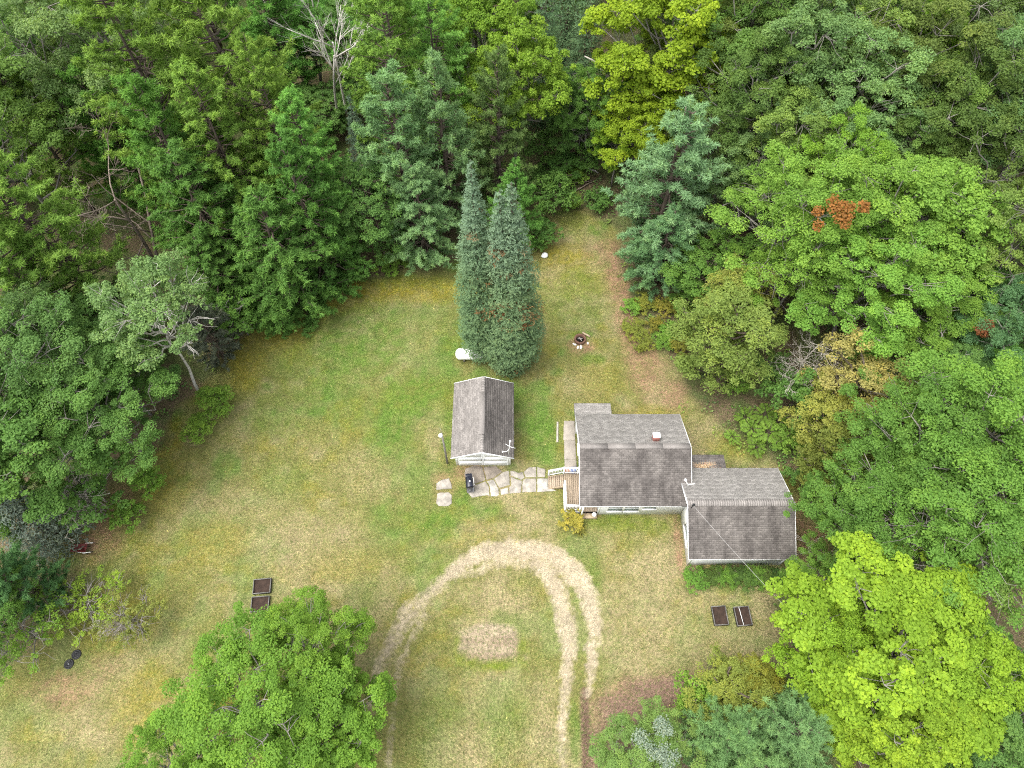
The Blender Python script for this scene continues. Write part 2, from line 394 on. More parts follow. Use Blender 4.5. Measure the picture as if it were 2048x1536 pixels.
def turf(x, y):
    sd = poly_sd(x, y, CLEARING) + (fbm(x * .5, y * .5, 3, 4) - .5) * 2.2
    forest = sstep(-.3, 1.0, sd)
    big = fbm(x * .16, y * .16, 41, 4); mid = fbm(x * .8, y * .8, 52, 4); fin = fbm(x * 2.6, y * 2.6, 63, 3)
    OLIVE = np.array((.140, .138, .040)); GRN = np.array((.066, .138, .016)); LIM = np.array((0.120, 0.164, 0.013)); MOS = np.array((.188, .160, .014))
    TAN = np.array((0.252, 0.204, 0.112)); PNK = np.array((.232, .128, .086)); SAND = np.array((0.416, 0.340, 0.228)); FLR = np.array((.105, .075, .048)); FLG = np.array((.07, .10, .03))
    c = np.broadcast_to(OLIVE, x.shape + (3,)).copy()
    def over(col, m):
        nonlocal c
        c = c * (1 - m[..., None]) + col * m[..., None]
    over(TAN, .80 * sstep(.42, .68, .5 * big + .5 * mid + np.interp(y, (6, 24), (.07, -.03)))); over(GRN, np.interp(y, (6, 24), (.42, .85)) * sstep(.50, .68, .5 * fbm(x * .22, y * .22, 77, 4) + .5 * mid)); over(MOS * .95, .4 * sstep(.54, .72, .45 * fbm(x * .3, y * .3, 99, 4) + .55 * fbm(x * 1.3, y * 1.3, 98, 4)))
    grain = sstep(.35, .65, fin) * .45 + .55
    over(TAN, blobs(x, y, DRY) * .78 * grain); over(MOS, blobs(x, y, MOSS) * .95 * grain)
    over(GRN, blobs(x, y, GREEN) * .95 * grain); over(LIM, blobs(x, y, LIME) * .9 * grain); over(PNK, blobs(x, y, PINK) * .95 * grain)
    c9 = at(978, 1286); ctr = 1 - sstep(.75, 1.15, ((np.abs(x - c9[0]) / 2.0) ** 4 + (np.abs(y - c9[1]) / 1.1) ** 4) ** .25 + (fbm(x * .9, y * .9, 29, 4) - .5) * .9)
    over(np.array((.225, .168, .122)), ctr * .9)
    over(SAND * .86, sstep(.35, .9, blobs(x, y, [(975, 1262, 62, 16, 1.0), (950, 1295, 40, 10, .8), (1000, 1300, 44, 9, .8)], .5)) * .5)
    over(np.array((.175, .108, .085)), blobs(x, y, [(1330, 1382, 110, 40, 1.0), (1250, 1425, 70, 60, 1.0), (1205, 1500, 30, 70, 1.0)], .35) * .9)
    d = path_d(x, y, [(1170, 1384, .5), (1171, 1440, .62), (1172, 1536, .6), (1172, 1700, .6)]) + (mid - .5) * .35
    over(np.array((.11, .068, .05)), 1 - sstep(-.12, .12, d))
    fl = fbm(x * .6, y * .6, 91, 4)
    over(FLR, forest); over(FLG, forest * sstep(.42, .62, fl) * .8)
    return c, forest
ys_in = np.arange(-9, 64, .21); xs_in = np.arange(-47, 47, .21)
grow = np.cumsum(1.7 ** np.arange(2, 14))
xs = np.concatenate([xs_in[0] - grow[::-1], xs_in, xs_in[-1] + grow]); ys = np.concatenate([ys_in[0] - grow[::-1], ys_in, ys_in[-1] + grow])
GX, GY = np.meshgrid(xs, ys)
gc, gforest = turf(GX, GY)
gd = dirt_mask(GX, GY)
SANDC = np.array((.318, .264, .182)); sv = fbm(GX * 1.1, GY * 1.1, 15, 4)[..., None]
gsand = SANDC * (.78 + .40 * sv)
ground_z = (fbm(GX * .35, GY * .35, 11, 3) - .5) * .05
nx, ny = len(xs), len(ys)
I = np.arange(nx * ny).reshape(ny, nx)
GF = np.stack([I[:-1, :-1], I[:-1, 1:], I[1:, 1:], I[1:, :-1]], -1).reshape(-1, 4)
GV = np.stack([GX, GY, np.minimum(ground_z, 0) - .004], -1).reshape(-1, 3)
t = NT('turf'); p = t.geo()
base = t.attr('tint', 'Color'); dirt = t.attr('dirt'); wood = t.attr('litter')
n0 = t.noise(p, 1.1, 5, .6); n1 = t.noise(p, 5.5, 4, .65); n2 = t.noise(p, 17, 4, .7); n3 = t.noise(p, 46, 3, .7)
inv = t.new('ShaderNodeMath', operation='SUBTRACT'); inv.inputs[0].default_value = 1; t.link(dirt, inv.inputs[1])
def fm(sock, k):
    nd = t.new('ShaderNodeMath', operation='MULTIPLY'); t.link(sock, nd.inputs[0])
    if isinstance(k, (int, float)): nd.inputs[1].default_value = k
    else: t.link(k, nd.inputs[1])
    return nd.outputs[0]
c = t.mix('MIX', fm(t.ramp(n1, [(.47, 0), (.66, .62)]), inv.outputs[0]), base, (.055, .105, .015))
c = t.mix('MIX', fm(t.ramp(n2, [(.52, 0), (.72, .6)]), inv.outputs[0]), c, (.285, .235, .135))
c = t.mix('MIX', fm(t.ramp(t.noise(p, 11, 4, .7), [(.56, 0), (.70, .6)]), inv.outputs[0]), c, (.075, .08, .02))
brk = t.new('ShaderNodeMath', operation='MULTIPLY_ADD'); t.link(t.noise(p, 2.6, 8, .8), brk.inputs[0]); brk.inputs[1].default_value = 2.0; brk.inputs[2].default_value = -1.05
bsum = t.new('ShaderNodeMath', operation='ADD'); t.link(brk.outputs[0], bsum.inputs[0]); t.link(dirt, bsum.inputs[1])
msk = t.new('ShaderNodeMath', operation='MINIMUM'); t.link(t.ramp(bsum.outputs[0], [(.16, 0), (.78, .95)]), msk.inputs[0]); t.link(t.ramp(dirt, [(.02, 0), (.2, 1)]), msk.inputs[1])
c = t.mix('MIX', msk.outputs[0], c, t.attr('sand', 'Color'))
c = t.mix('MULTIPLY', 1.0, c, t.ramp(n0, [(.3, .80), (.7, 1.16)]))
c = t.mix('MULTIPLY', 1.0, c, t.ramp(n3, [(.3, .62), (.7, 1.34)]))
c = t.mix('MULTIPLY', 1.0, c, t.ramp(n2, [(.3, .74), (.7, 1.22)]))
c = t.mix('MULTIPLY', 1.0, c, t.ramp(t.noise(p, 4.2, 5, .75), [(.32, .70), (.5, 1.0), (.68, 1.30)]))
c = t.mix('MULTIPLY', 1.0, c, t.ramp(t.noise(p, 8.5, 4, .7), [(.32, (.66, .70, .66)), (.5, (1, 1, 1)), (.68, (1.34, 1.30, 1.28))]))
hh = t.mix('ADD', 1.0, n3, n2)
M['turf'] = t.done(t.principled(c, 0.95, t.bump(hh, .55, .05), .1))
gattr = {'tint': gc.reshape(-1, 3), 'sand': gsand.reshape(-1, 3), 'dirt': gd.ravel(), 'litter': gforest.ravel()}
g_me = make_mesh('ground', GV, GF, gattr, smooth=True)
tag(link('ground', g_me, M['turf']), kind='structure')

# the sandy two-track drive loops round in front of the house: a sheet of its own on the turf
dm = (gd[:-1, :-1] + gd[:-1, 1:] + gd[1:, 1:] + gd[1:, :-1]).ravel() / 4
sel = GF[dm > .04]; used, invx = np.unique(sel, return_inverse=True)
dV = GV[used].copy(); dV[:, 2] += .006 + .012 * gd.ravel()[used]
tag(link('driveway', make_mesh('driveway', dV, invx.reshape(-1, 4), {k: v[used] for k, v in gattr.items()}, smooth=True), M['turf']), kind='structure')

BUILT = [(4.6, 12.8, 17.3, 24.9), (11.8, 19.2, 13.6, 20.5), (-4.4, .1, 21.2, 27.4), (3.7, 5.2, 17.7, 25.6), (-4, 3.8, 19.0, 21.9), (-5.6, -4.1, 18.4, 20.4)]
def free(x, y):
    ok = np.ones(x.shape, bool)
    for a, b, c_, d_ in BUILT: ok &= ~((x > a) & (x < b) & (y > c_) & (y < d_))
    return ok
rg = np.random.default_rng(5)
# short blades standing in the turf: nobody could count them
n = 190000
x = rg.uniform(-38, 26, n); y = rg.uniform(0, 50, n)
cc, fo = turf(x, y); dd = dirt_mask(x, y)
greenish = np.clip((cc[:, 1] - cc[:, 0]) * 8 + .75, .25, 1)
k = (fo < .6) & free(x, y) & (rg.random(n) < greenish * (1 - dd * .92))
x, y, cc = x[k], y[k], cc[k]; n = len(x)
a = rg.uniform(0, 2 * math.pi, n); hgt = rg.uniform(.03, .10, n); w = rg.uniform(.014, .04, n); lean = rg.uniform(.3, 1.3, n) * hgt
P = np.stack([x, y, np.full(n, -.02)], 1); sd_ = np.stack([-np.sin(a), np.cos(a), 0 * a], 1) * w[:, None]; fw = np.stack([np.cos(a), np.sin(a), 0 * a], 1)
tip = P + fw * lean[:, None] + np.array((0, 0, 1.)) * hgt[:, None]
V = np.stack([P - sd_, P + sd_, tip], 1).reshape(-1, 3)
gcol = cc * rg.uniform(.45, 1.6, (n, 1)) * np.stack([rg.uniform(.85, 1.1, n), np.ones(n), rg.uniform(.8, 1.1, n)], 1)
t = NT('blade'); M['blade'] = t.done(t.principled(t.attr('tint', 'Color'), .8, None, .15))
tag(link('lawn_grass', make_mesh('lawn_grass', V, np.arange(3 * n).reshape(-1, 3), {'tint': np.repeat(gcol, 3, 0)}), M['blade']),
    'short patchy green and straw coloured grass of the clearing', 'grass', kind='stuff')
# small yellow leaves lying on the turf
n = 900
x = rg.uniform(-36, 24, n); y = rg.uniform(2, 46, n); cc, fo = turf(x, y)
k = (fo < .5) & free(x, y) & (rg.random(n) < .25 + .75 * sstep(25, 40, y)); x, y = x[k], y[k]; n = len(x)
a = rg.uniform(0, 2 * math.pi, n); s = rg.uniform(.03, .075, n)
V = np.stack([np.stack([x + s * np.cos(a + q) * r_, y + s * np.sin(a + q) * r_, .035 + .02 * np.sin(a * 3 + q)], 1) for q, r_ in ((0, 1), (1.57, .6), (3.14, 1), (4.71, .6))], 1).reshape(-1, 3)
lc = np.array((.42, .37, .12)) * rg.uniform(.6, 1.2, (n, 1))
tag(link('fallen_leaves', make_mesh('fallen_leaves', V, np.arange(4 * n).reshape(-1, 4), {'tint': np.repeat(lc, 4, 0)}), M['blade']),
    'tiny pale yellow leaves scattered over the grass', 'leaves', kind='stuff')
# ------------------------------------------------------------------ trees: every kind grows a wood mesh and a crown mesh
UP = np.array((0., 0, 1))
def leaf_quads(rng, P, N, L, asp=.6, droop=.15, T=None):
    n = len(P); N = unit(N)
    if T is None: T = rng.normal(size=(n, 3))
    T = unit(T - N * (T * N).sum(1, keepdims=True)); B = np.cross(N, T)
    L = np.broadcast_to(L, (n,))[:, None]
    a = P - T * L * .5; b = P + B * L * asp * .5; c = P + T * L * .5 - N * L * droop; d = P - B * L * asp * .5
    return np.stack([a, b, c, d], 1).reshape(-1, 3)
def wood_mesh(name, chains, n_big=7):
    mb = MB()
    for pts, rad in chains:
        r0 = float(np.max(rad)); mb.tube(pts, rad, n_big if r0 > .12 else (5 if r0 > .04 else 3), cap=r0 > .04)
    return mb.mesh(name, smooth=True)
def curve(rng, a, b, n=5, sag=0.0, wob=.06):
    a = np.array(a, float); b = np.array(b, float); t = np.linspace(0, 1, n)[:, None]; L = np.linalg.norm(b - a)
    p = a + (b - a) * t + UP * (4 * t * (1 - t)) * sag * L
    p[1:-1] += rng.normal(size=(n - 2, 3)) * wob * L
    return p
def crown_mesh(name, V, tint, dead=None, blue=None):
    at_ = {'tint': np.repeat(tint, 4)}
    if dead is not None: at_['dead'] = np.repeat(dead, 4)
    if blue is not None: at_['blue'] = np.repeat(blue, 4)
    return make_mesh(name, V, np.arange(len(V)).reshape(-1, 4), at_)

def broadleaf(name, seed, h=14., R=5., cb=3.5, limbs=18, per=13, lpc=85, cr=.62, leaf=.24, lobe=.40, flat=.8, low=-.35, tr=.2, layered=False, asp=.6, lean=(0, 0), bare=0.0, gap=.0):
    rng = np.random.default_rng(seed)
    zc = (h + cb) / 2; hz = (h - cb) / 2; C = np.array((lean[0], lean[1], zc))
    chains = [(curve(rng, (0, 0, -.1), (lean[0], lean[1], h * .82), 7, 0, .012), np.linspace(tr, tr * .2, 7))]
    trunk = chains[0][0]
    pts_c = []; lob = []
    for i in range(limbs):
        cz = 1 - (1 - low) * (i + .5) / limbs; ph = i * 2.39996 + rng.uniform(-.4, .4); sr = math.sqrt(max(0, 1 - cz * cz))
        d = np.array((sr * math.cos(ph), sr * math.sin(ph), cz))
        f = (rng.uniform(.5, .86) if rng.random() > .28 else rng.uniform(.9, 1.06)) if not layered else rng.uniform(.5, .95)
        tip = C + d * np.array((R, R, hz)) * f
        LR = R * lobe * rng.uniform(.75, 1.2) * (.72 if f > .88 and not layered else 1)
        z0 = min(max(cb * .6, tip[2] - rng.uniform(.25, .5) * np.linalg.norm(tip[:2] - C[:2]) - .12 * h), h * .75)
        k = np.interp(z0, trunk[:, 2], np.arange(len(trunk))); j = int(k); q = k - j
        st = trunk[j] * (1 - q) + trunk[min(j + 1, len(trunk) - 1)] * q
        lc = curve(rng, st, tip, 5, -.06, .05); r0 = tr * rng.uniform(.32, .5)
        chains.append((lc, np.linspace(r0, .025, 5)))
        out = unit(np.array((d[0], d[1], .05)))
        for c in range(per):
            v = unit(rng.normal(size=3)); v[2] = abs(v[2]) * .9 - .25; v = unit(v)
            rr = LR * rng.uniform(.25, 1.0) ** .55
            if layered:
                off = v * rr * np.array((1.15, 1.15, .22)) + out * rr * .35; off[2] -= .18 * (off[0] * out[0] + off[1] * out[1])
            else:
                off = v * rr * np.array((1, 1, flat))
            p = tip + off; pts_c.append(p); lob.append(i)
            if rng.random() < .55:
                chains.append((curve(rng, lc[3] if rng.random() < .5 else tip, p, 3, 0, .06), np.array((.028, .018, .008))))
        if rng.random() < bare:        # a bare grey spray of twigs
            for _ in range(5):
                v = unit(out + rng.normal(size=3) * .5); chains.append((curve(rng, tip, tip + v * LR * 1.2, 4, .05, .06), np.array((.03, .022, .015, .006))))
    pc = np.array(pts_c); lob = np.array(lob); nc = len(pc)
    keep = rng.random(nc) >= gap; pc = pc[keep]; lob = lob[keep]; nc = len(pc)
    lt = rng.uniform(-.15, .15, limbs)[lob] + rng.uniform(-.15, .15, nc)
    crs = cr * rng.uniform(.5, 1.4, nc); cnt = np.maximum(12, (lpc * (crs / cr) ** 2 * rng.uniform(.7, 1.2, nc)).astype(int))
    id_ = np.repeat(np.arange(nc), cnt); n = len(id_)
    v = unit(rng.normal(size=(n, 3))); v[:, 2] = np.where(v[:, 2] < -.25, -v[:, 2], v[:, 2])
    rad = rng.random(n) ** .38
    sq = rng.uniform(.7, 1.35, (nc, 2)); P = pc[id_] + v * (crs[id_] * rad)[:, None] * np.c_[sq, np.full(nc, .62)][id_]
    N = v * .55 + UP * .75 + rng.normal(size=(n, 3)) * .42
    V = leaf_quads(rng, P, N, leaf * rng.uniform(.5, 1.4, n), asp)
    tint = np.clip(.47 + lt[id_] + rng.uniform(-.2, .2, n), 0, 1)
    return wood_mesh(name + '_wood', chains), crown_mesh(name + '_crown', V, tint)

def tufts(rng, P, D, nb, L, w=.22, spread=.75):
    """needle bundles: long thin blades fanning out of P along D"""
    n = len(P); id_ = np.repeat(np.arange(n), nb); m = len(id_)
    d = unit(D[id_] + rng.normal(size=(m, 3)) * spread); l = L * rng.uniform(.7, 1.25, m)
    N = unit(np.cross(d, rng.normal(size=(m, 3))) + UP * .9)
    V = leaf_quads(rng, P[id_] + d * l[:, None] * .45, N, l, w, .1, d)
    return V, id_
def pine(name, seed, h=22., R=5.5, cb=3., gapz=.8, nbr=6, sub=7, per=4, nb=21, L=.40, tr=.26, taper=.62, upturn=.35, rise0=.10, flat=1., w=.12):
    rng = np.random.default_rng(seed); chains = [(curve(rng, (0, 0, -.1), (rng.uniform(-.4, .4), rng.uniform(-.4, .4), h), 8, 0, .006), np.linspace(tr, .03, 8))]
    P = []; D = []; T = []; z = cb
    while z < h - .25:
        f = (z - cb) / (h - cb); prof = R * (1 - f) ** taper * min(1, .62 + f * 2.0)
        for b in range(nbr):
            ph = rng.uniform(0, 2 * math.pi); ln = max(.5, prof * rng.uniform(.62, 1.12)); zz = z + rng.uniform(-.4, .4)
            out = np.array((math.cos(ph), math.sin(ph), 0)); lat = np.array((-out[1], out[0], 0))
            s = np.linspace(0, 1, 5)[:, None]
            rise = (rise0 + (.55 - rise0) * f) * ln
            pts = np.array((0, 0, zz)) + out * ln * s + UP * (rise * s - .20 * ln * s * (1 - s) + upturn * .35 * ln * np.maximum(0, s - .6) ** 1.0)
            pts[1:] += rng.normal(size=(4, 3)) * .03 * ln
            chains.append((pts, np.linspace(.035 + .012 * ln, .012, 5)))
            bt = rng.uniform(-.14, .14); ns = max(2, int(sub * (.35 + .65 * ln / R)))
            for j in range(ns):
                u = .38 + .62 * (j + rng.random()) / ns; k = u * 4; i0 = min(3, int(k)); q = k - i0
                base = pts[i0] * (1 - q) + pts[i0 + 1] * q; sg = rng.choice((-1, 1))
                dr = unit(out * rng.uniform(.5, 1.) + lat * sg * rng.uniform(.2, 1.0) * (1.2 - u) + UP * rng.uniform(.12, .5) * (1 + upturn) * flat)
                sl = ln * rng.uniform(.13, .24) + .22
                for m in range(per):
                    P.append(base + dr * sl * (m + .6) / per + rng.normal(size=3) * .07); D.append(unit(dr + UP * .55 * flat)); T.append(bt + rng.uniform(-.08, .08) + .22 * ((m + .5) / per - .5) + .16 * (u - .7))
        z += gapz * rng.uniform(.75, 1.2)
    P = np.array(P); D = np.array(D); T = np.array(T)
    V, id_ = tufts(rng, P, D, nb, L, w)
    tint = np.clip(.47 + T[id_] + rng.uniform(-.18, .18, len(id_)), 0, 1)
    return wood_mesh(name + '_wood', chains), crown_mesh(name + '_crown', V, tint)

def spruce(name, seed, h=18., R=2.6, cb=.6, lev=.42, dens=.62, nb=34, L=.24, w=.30, power=.8, droop=.3, bough=.95, tips=((0, 0, 0),), dead=0., blue=0., tr=.2, curl=.16, expo=0.):
    rng = np.random.default_rng(seed); chains = []; Vs = []; tt = []; dd = []; bb = []
    for (ox, oy, cut) in tips:
        hh = h - cut
        if cut == 0 and ox == 0: chains.append((np.array([(0, 0, -.1), (0, 0, hh * .5), (0, 0, hh)]), np.array((tr, tr * .6, .02))))
        else: chains.append((np.array([(0, 0, hh * .55), (ox * .7, oy * .7, hh * .7), (ox, oy, hh)]), np.array((tr * .5, tr * .3, .02))))
        z = cb if cut == 0 and ox == 0 else hh * .66
        while z < hh - .05:
            f = (z - cb) / (hh - cb); r = (R * (1 - f) ** power if not expo else R * (1 - math.exp(-(1 - f) * expo)) / (1 - math.exp(-expo))) * (min(1, .72 + f * 2.2) if not expo else min(1, .55 + f * 2.6)) + .05
            if cut or ox: r *= .8
            n = max(4, int(2 * math.pi * r / dens)); sc = min(1.0, .14 + r / 1.5)
            for b in range(n):
                ph = (b + rng.uniform(-.35, .35)) * 2 * math.pi / n + z * 1.7; rr = r * rng.uniform(.74, 1.16) * (.86 + .30 * float(vnoise(np.array(ph * 1.3 + 40), np.array(z * .55), seed)))
                out = np.array((math.cos(ph), math.sin(ph), 0)); lat = np.array((-out[1], out[0], 0))
                bl = bough * sc * rng.uniform(.8, 1.2); org = np.array((ox * min(1, f * 1.3), oy * min(1, f * 1.3), z + rng.uniform(-.2, .2))) + out * max(0, rr - bl)
                m = int(nb * (.45 + .55 * sc)); a = rng.uniform(-1, 1, m); q = rng.random(m) ** .7
                P = org + out * (q * bl)[:, None] + lat * (a * bl * .55 * (.35 + .65 * q))[:, None] + UP * (-droop * q ** 1.5 * bl + curl * bl * (q * q + a * a * .5))[:, None]
                d = unit(out * .7 + lat * (a * .9)[:, None] + UP * (.25 + .6 * f) + rng.normal(size=(m, 3)) * .28)
                N = UP * .8 + out * .5 + rng.normal(size=(m, 3)) * .3
                Vs.append(leaf_quads(rng, P, N, L * (.6 + .4 * sc) * rng.uniform(.7, 1.3, m), w, .08, d))
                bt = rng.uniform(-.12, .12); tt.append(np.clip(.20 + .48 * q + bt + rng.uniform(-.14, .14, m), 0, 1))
                is_d = dead and rng.random() < dead * (1 if .35 < f < .75 else .15)
                dd.append(np.full(m, rng.uniform(.5, .9) if is_d else 0.)); bb.append(np.full(m, 0.) + blue * np.clip(np.interp(f, (.5, .8), (.10, .85)) * (.5 + q * .5), 0, 1))
                if b % 3 == 0: chains.append((np.stack([np.array((ox * min(1, f * 1.3), oy * min(1, f * 1.3), z)), org + out * bl * .5]), np.array((.03, .01))))
            z += lev * (.55 + .45 * sc) * rng.uniform(.85, 1.15)
    return wood_mesh(name + '_wood', chains), crown_mesh(name + '_crown', np.concatenate(Vs), np.concatenate(tt), np.concatenate(dd), np.concatenate(bb))

def bare_tree(name, seed, h=14., spread=.5, stems=1, depth=4, r0=.16, kids=3, up=.5, first=.35, base_spread=.3, wob=.10):
    rng = np.random.default_rng(seed); chains = []
    def grow(a, d, L, r, lv):
        n = 5; p = [a]
        dd = d
        for i in range(n - 1):
            dd = unit(dd + rng.normal(size=3) * wob + UP * .03); p.append(p[-1] + dd * L / (n - 1))
        p = np.array(p); chains.append((p, np.linspace(r, max(.010, r * .45), n)))
        if lv <= 0: return
        for k in range(kids + (1 if rng.random() < .4 else 0)):
            s = rng.uniform(first if lv == depth else .25, 1.0) * (n - 1); i = min(n - 2, int(s)); q = p[i] + (p[i + 1] - p[i]) * (s - i)
            v = unit(dd * up + unit(rng.normal(size=3) * np.array((1, 1, .5))) * spread * 1.3)
            grow(q, v, L * rng.uniform(.35, .6), r * rng.uniform(.35, .52), lv - 1)
    for s in range(stems):
        ph = rng.uniform(0, 6.28); b = np.array((math.cos(ph), math.sin(ph), 0)) * base_spread * (stems > 1)
        grow(b - UP * .1, unit(UP + b * .35 + rng.normal(size=3) * .04), h * (.75 if depth else 1), r0 * rng.uniform(.8, 1.1), depth)
    return wood_mesh(name + '_wood', chains)

K = {}
def kind(key, pair, bk, lf): K[key] = (pair[0], pair[1], bk, lf)
kind('oak_a', broadleaf('oak_a', 1, 15, 5.2, 3.5, 28, 11, 190, .56, .148), 'bark_grey', 'leaf')
kind('oak_b', broadleaf('oak_b', 2, 15, 5.2, 4, 26, 11, 195, .60, .152, lobe=.42, bare=.15), 'bark_grey', 'leaf')
kind('oak_c', broadleaf('oak_c', 3, 15, 5.2, 3, 32, 10, 180, .52, .145, lobe=.36), 'bark_grey', 'leaf')
kind('oak_loose', broadleaf('oak_loose', 4, 15, 5.2, 3.5, 26, 9, 165, .52, .146, lobe=.40, bare=.5, gap=.08), 'bark_grey', 'leaf')
kind('maple_a', broadleaf('maple_a', 5, 15, 5.2, 3, 30, 13, 150, .54, .175, lobe=.36, flat=.7, asp=.8), 'bark_grey', 'leaf')
kind('maple_b', broadleaf('maple_b', 6, 15, 5.2, 3, 28, 13, 150, .56, .175, lobe=.40, flat=.6, asp=.8), 'bark_grey', 'leaf')
kind('fan_pine_a', pine('fan_pine_a', 7, h=15, R=5.2, cb=.9, gapz=.68, nbr=7, sub=8, per=4, nb=18, L=.36, taper=.72, upturn=.05, rise0=-.10, flat=.35, w=.17), 'bark_brown', 'needle')
kind('fan_pine_b', pine('fan_pine_b', 27, h=15, R=5.2, cb=.7, gapz=.74, nbr=7, sub=8, per=4, nb=18, L=.38, taper=.66, upturn=.05, rise0=-.14, flat=.3, w=.17), 'bark_brown', 'needle')
kind('beech_b', broadleaf('beech_b', 8, 15, 5.2, 1.2, 40, 13, 95, .55, .20, lobe=.38, low=-.85, layered=True, asp=.65, tr=.15), 'bark_brown', 'leaf')
kind('birch', broadleaf('birch', 9, 13, 4.2, 7.4, 26, 11, 84, .44, .17, lean=(1.2, .5), lobe=.36, bare=.15, tr=.16, low=-.5, gap=.03), 'bark_pale', 'leaf')
kind('pine_a', pine('pine_a', 11), 'bark_brown', 'needle')
kind('pine_b', pine('pine_b', 12, R=5.2, gapz=.85, upturn=.5), 'bark_brown', 'needle')
kind('pine_c', pine('pine_c', 13, h=16, R=4.4, cb=1.2, gapz=.72, L=.38, taper=.7, upturn=.3), 'bark_brown', 'needle')
kind('pine_d', pine('pine_d', 14, h=15, R=4.2, cb=1.0, gapz=.70, L=.36, taper=.75, upturn=.25), 'bark_brown', 'needle')
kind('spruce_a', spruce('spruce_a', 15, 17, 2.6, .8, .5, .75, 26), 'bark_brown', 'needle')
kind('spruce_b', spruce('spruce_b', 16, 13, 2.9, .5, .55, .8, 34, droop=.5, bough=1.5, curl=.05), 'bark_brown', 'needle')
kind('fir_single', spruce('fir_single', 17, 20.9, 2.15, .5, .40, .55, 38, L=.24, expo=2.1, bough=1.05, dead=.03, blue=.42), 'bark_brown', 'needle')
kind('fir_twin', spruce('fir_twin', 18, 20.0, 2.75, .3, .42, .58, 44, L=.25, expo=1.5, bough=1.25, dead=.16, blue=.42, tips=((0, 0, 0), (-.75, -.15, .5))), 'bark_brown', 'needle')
kind('cedar_a', broadleaf('cedar_a', 19, 10, 2.6, .4, 34, 12, 60, .38, .17, lobe=.36, flat=1.0, low=-.9, asp=.4), 'bark_brown', 'leaf')
kind('cedar_b', broadleaf('cedar_b', 20, 10, 2.6, .4, 30, 11, 58, .36, .17, lobe=.38, flat=1.1, low=-.9, asp=.4, bare=.3, gap=.06), 'bark_brown', 'leaf')
kind('shrub_a', broadleaf('shrub_a', 21, 2.0, 1.3, .1, 14, 8, 34, .24, .13, lobe=.45, low=-.2, tr=.04), 'bark_brown', 'leaf')
kind('shrub_b', broadleaf('shrub_b', 22, 2.0, 1.3, .1, 11, 7, 30, .26, .16, lobe=.5, low=-.1, tr=.04, asp=.7), 'bark_brown', 'leaf')
kind('sapling', broadleaf('sapling', 23, 4.5, 1.5, .8, 16, 7, 34, .26, .15, lobe=.42, low=-.6, tr=.05, gap=.1), 'bark_grey', 'leaf')
kind('apple', broadleaf('apple', 24, 4.2, 2.6, .8, 18, 8, 34, .30, .15, lobe=.42, low=-.2, tr=.09, gap=.2, bare=.5), 'bark_grey', 'leaf')
KH = {k: 15. for k in K}; KH.update(birch=13., pine_a=22., pine_b=22., pine_c=16., pine_d=15., spruce_a=17., spruce_b=13., fir_single=20.9, fir_twin=20., cedar_a=10., cedar_b=10., shrub_a=2., shrub_b=2., sapling=4.5, apple=4.2)
KR = {k: 5.2 for k in K}; KR.update(birch=4.2, pine_a=5.5, pine_b=5.2, pine_c=4.4, pine_d=4.2, spruce_a=2.6, spruce_b=2.9, fir_single=2.15, fir_twin=2.75, cedar_a=2.6, cedar_b=2.6, shrub_a=1.3, shrub_b=1.3, sapling=1.5, apple=2.6)

COLR = {'oak': (0.156, 0.255, 0.056), 'oak_grey': (0.165, 0.255, 0.086), 'oak_light': (0.171, 0.309, 0.051), 'maple_lime': (.212, .330, .030), 'maple_yellow': (0.215, 0.300, 0.022), 'beech': (0.112, 0.232, 0.050), 'beech_lit': (0.108, 0.225, 0.030),
        'pine_bright': (0.205, 0.340, 0.066), 'pine_dark': (0.132, 0.284, 0.057), 'pine_blue': (0.201, 0.344, 0.144), 'pine_mid': (0.185, 0.376, 0.082), 'spruce': (0.093, 0.165, 0.077), 'spruce_blue': (0.103, 0.159, 0.106), 'fir': (0.118, 0.190, 0.088), 'birch': (0.193, 0.298, 0.103),
        'cedar': (0.186, 0.252, 0.057), 'cedar_gold': (0.335, 0.295, 0.095), 'cedar_ol': (0.245, 0.271, 0.059), 'shrub': (0.105, 0.205, 0.045), 'shrub_lime': (0.165, 0.285, 0.045), 'shrub_yellow': (0.210, 0.217, 0.038), 'dark': (0.105, 0.204, 0.050), 'dark_blue': (0.095, 0.185, 0.074), 'mid': (0.111, 0.218, 0.041), 'bottom_oak': (0.142, 0.259, 0.035)}
rt = random.Random(3)
def tree(name, key, pos, h, R, col, label, cat='tree', group=None, rot=None, jit=.07):
    w, c, bk, lf = K[key]
    o = thing(name, label, cat, (float(pos[0]), float(pos[1]), 0.0), rt.uniform(0, 6.28) if rot is None else rot, group)
    o.scale = (R / KR[key], R / KR[key], h / KH[key])
    link('trunk', w, M[bk], o)
    cr = link('crown', c, M[lf], o)
    cl = COLR[col] if isinstance(col, str) else col
    f = 1 + rt.uniform(-jit, jit); g = 1 + rt.uniform(-jit, jit)
    cr.color = (cl[0] * f * g, cl[1] * f, cl[2] * f, 1)
    return o
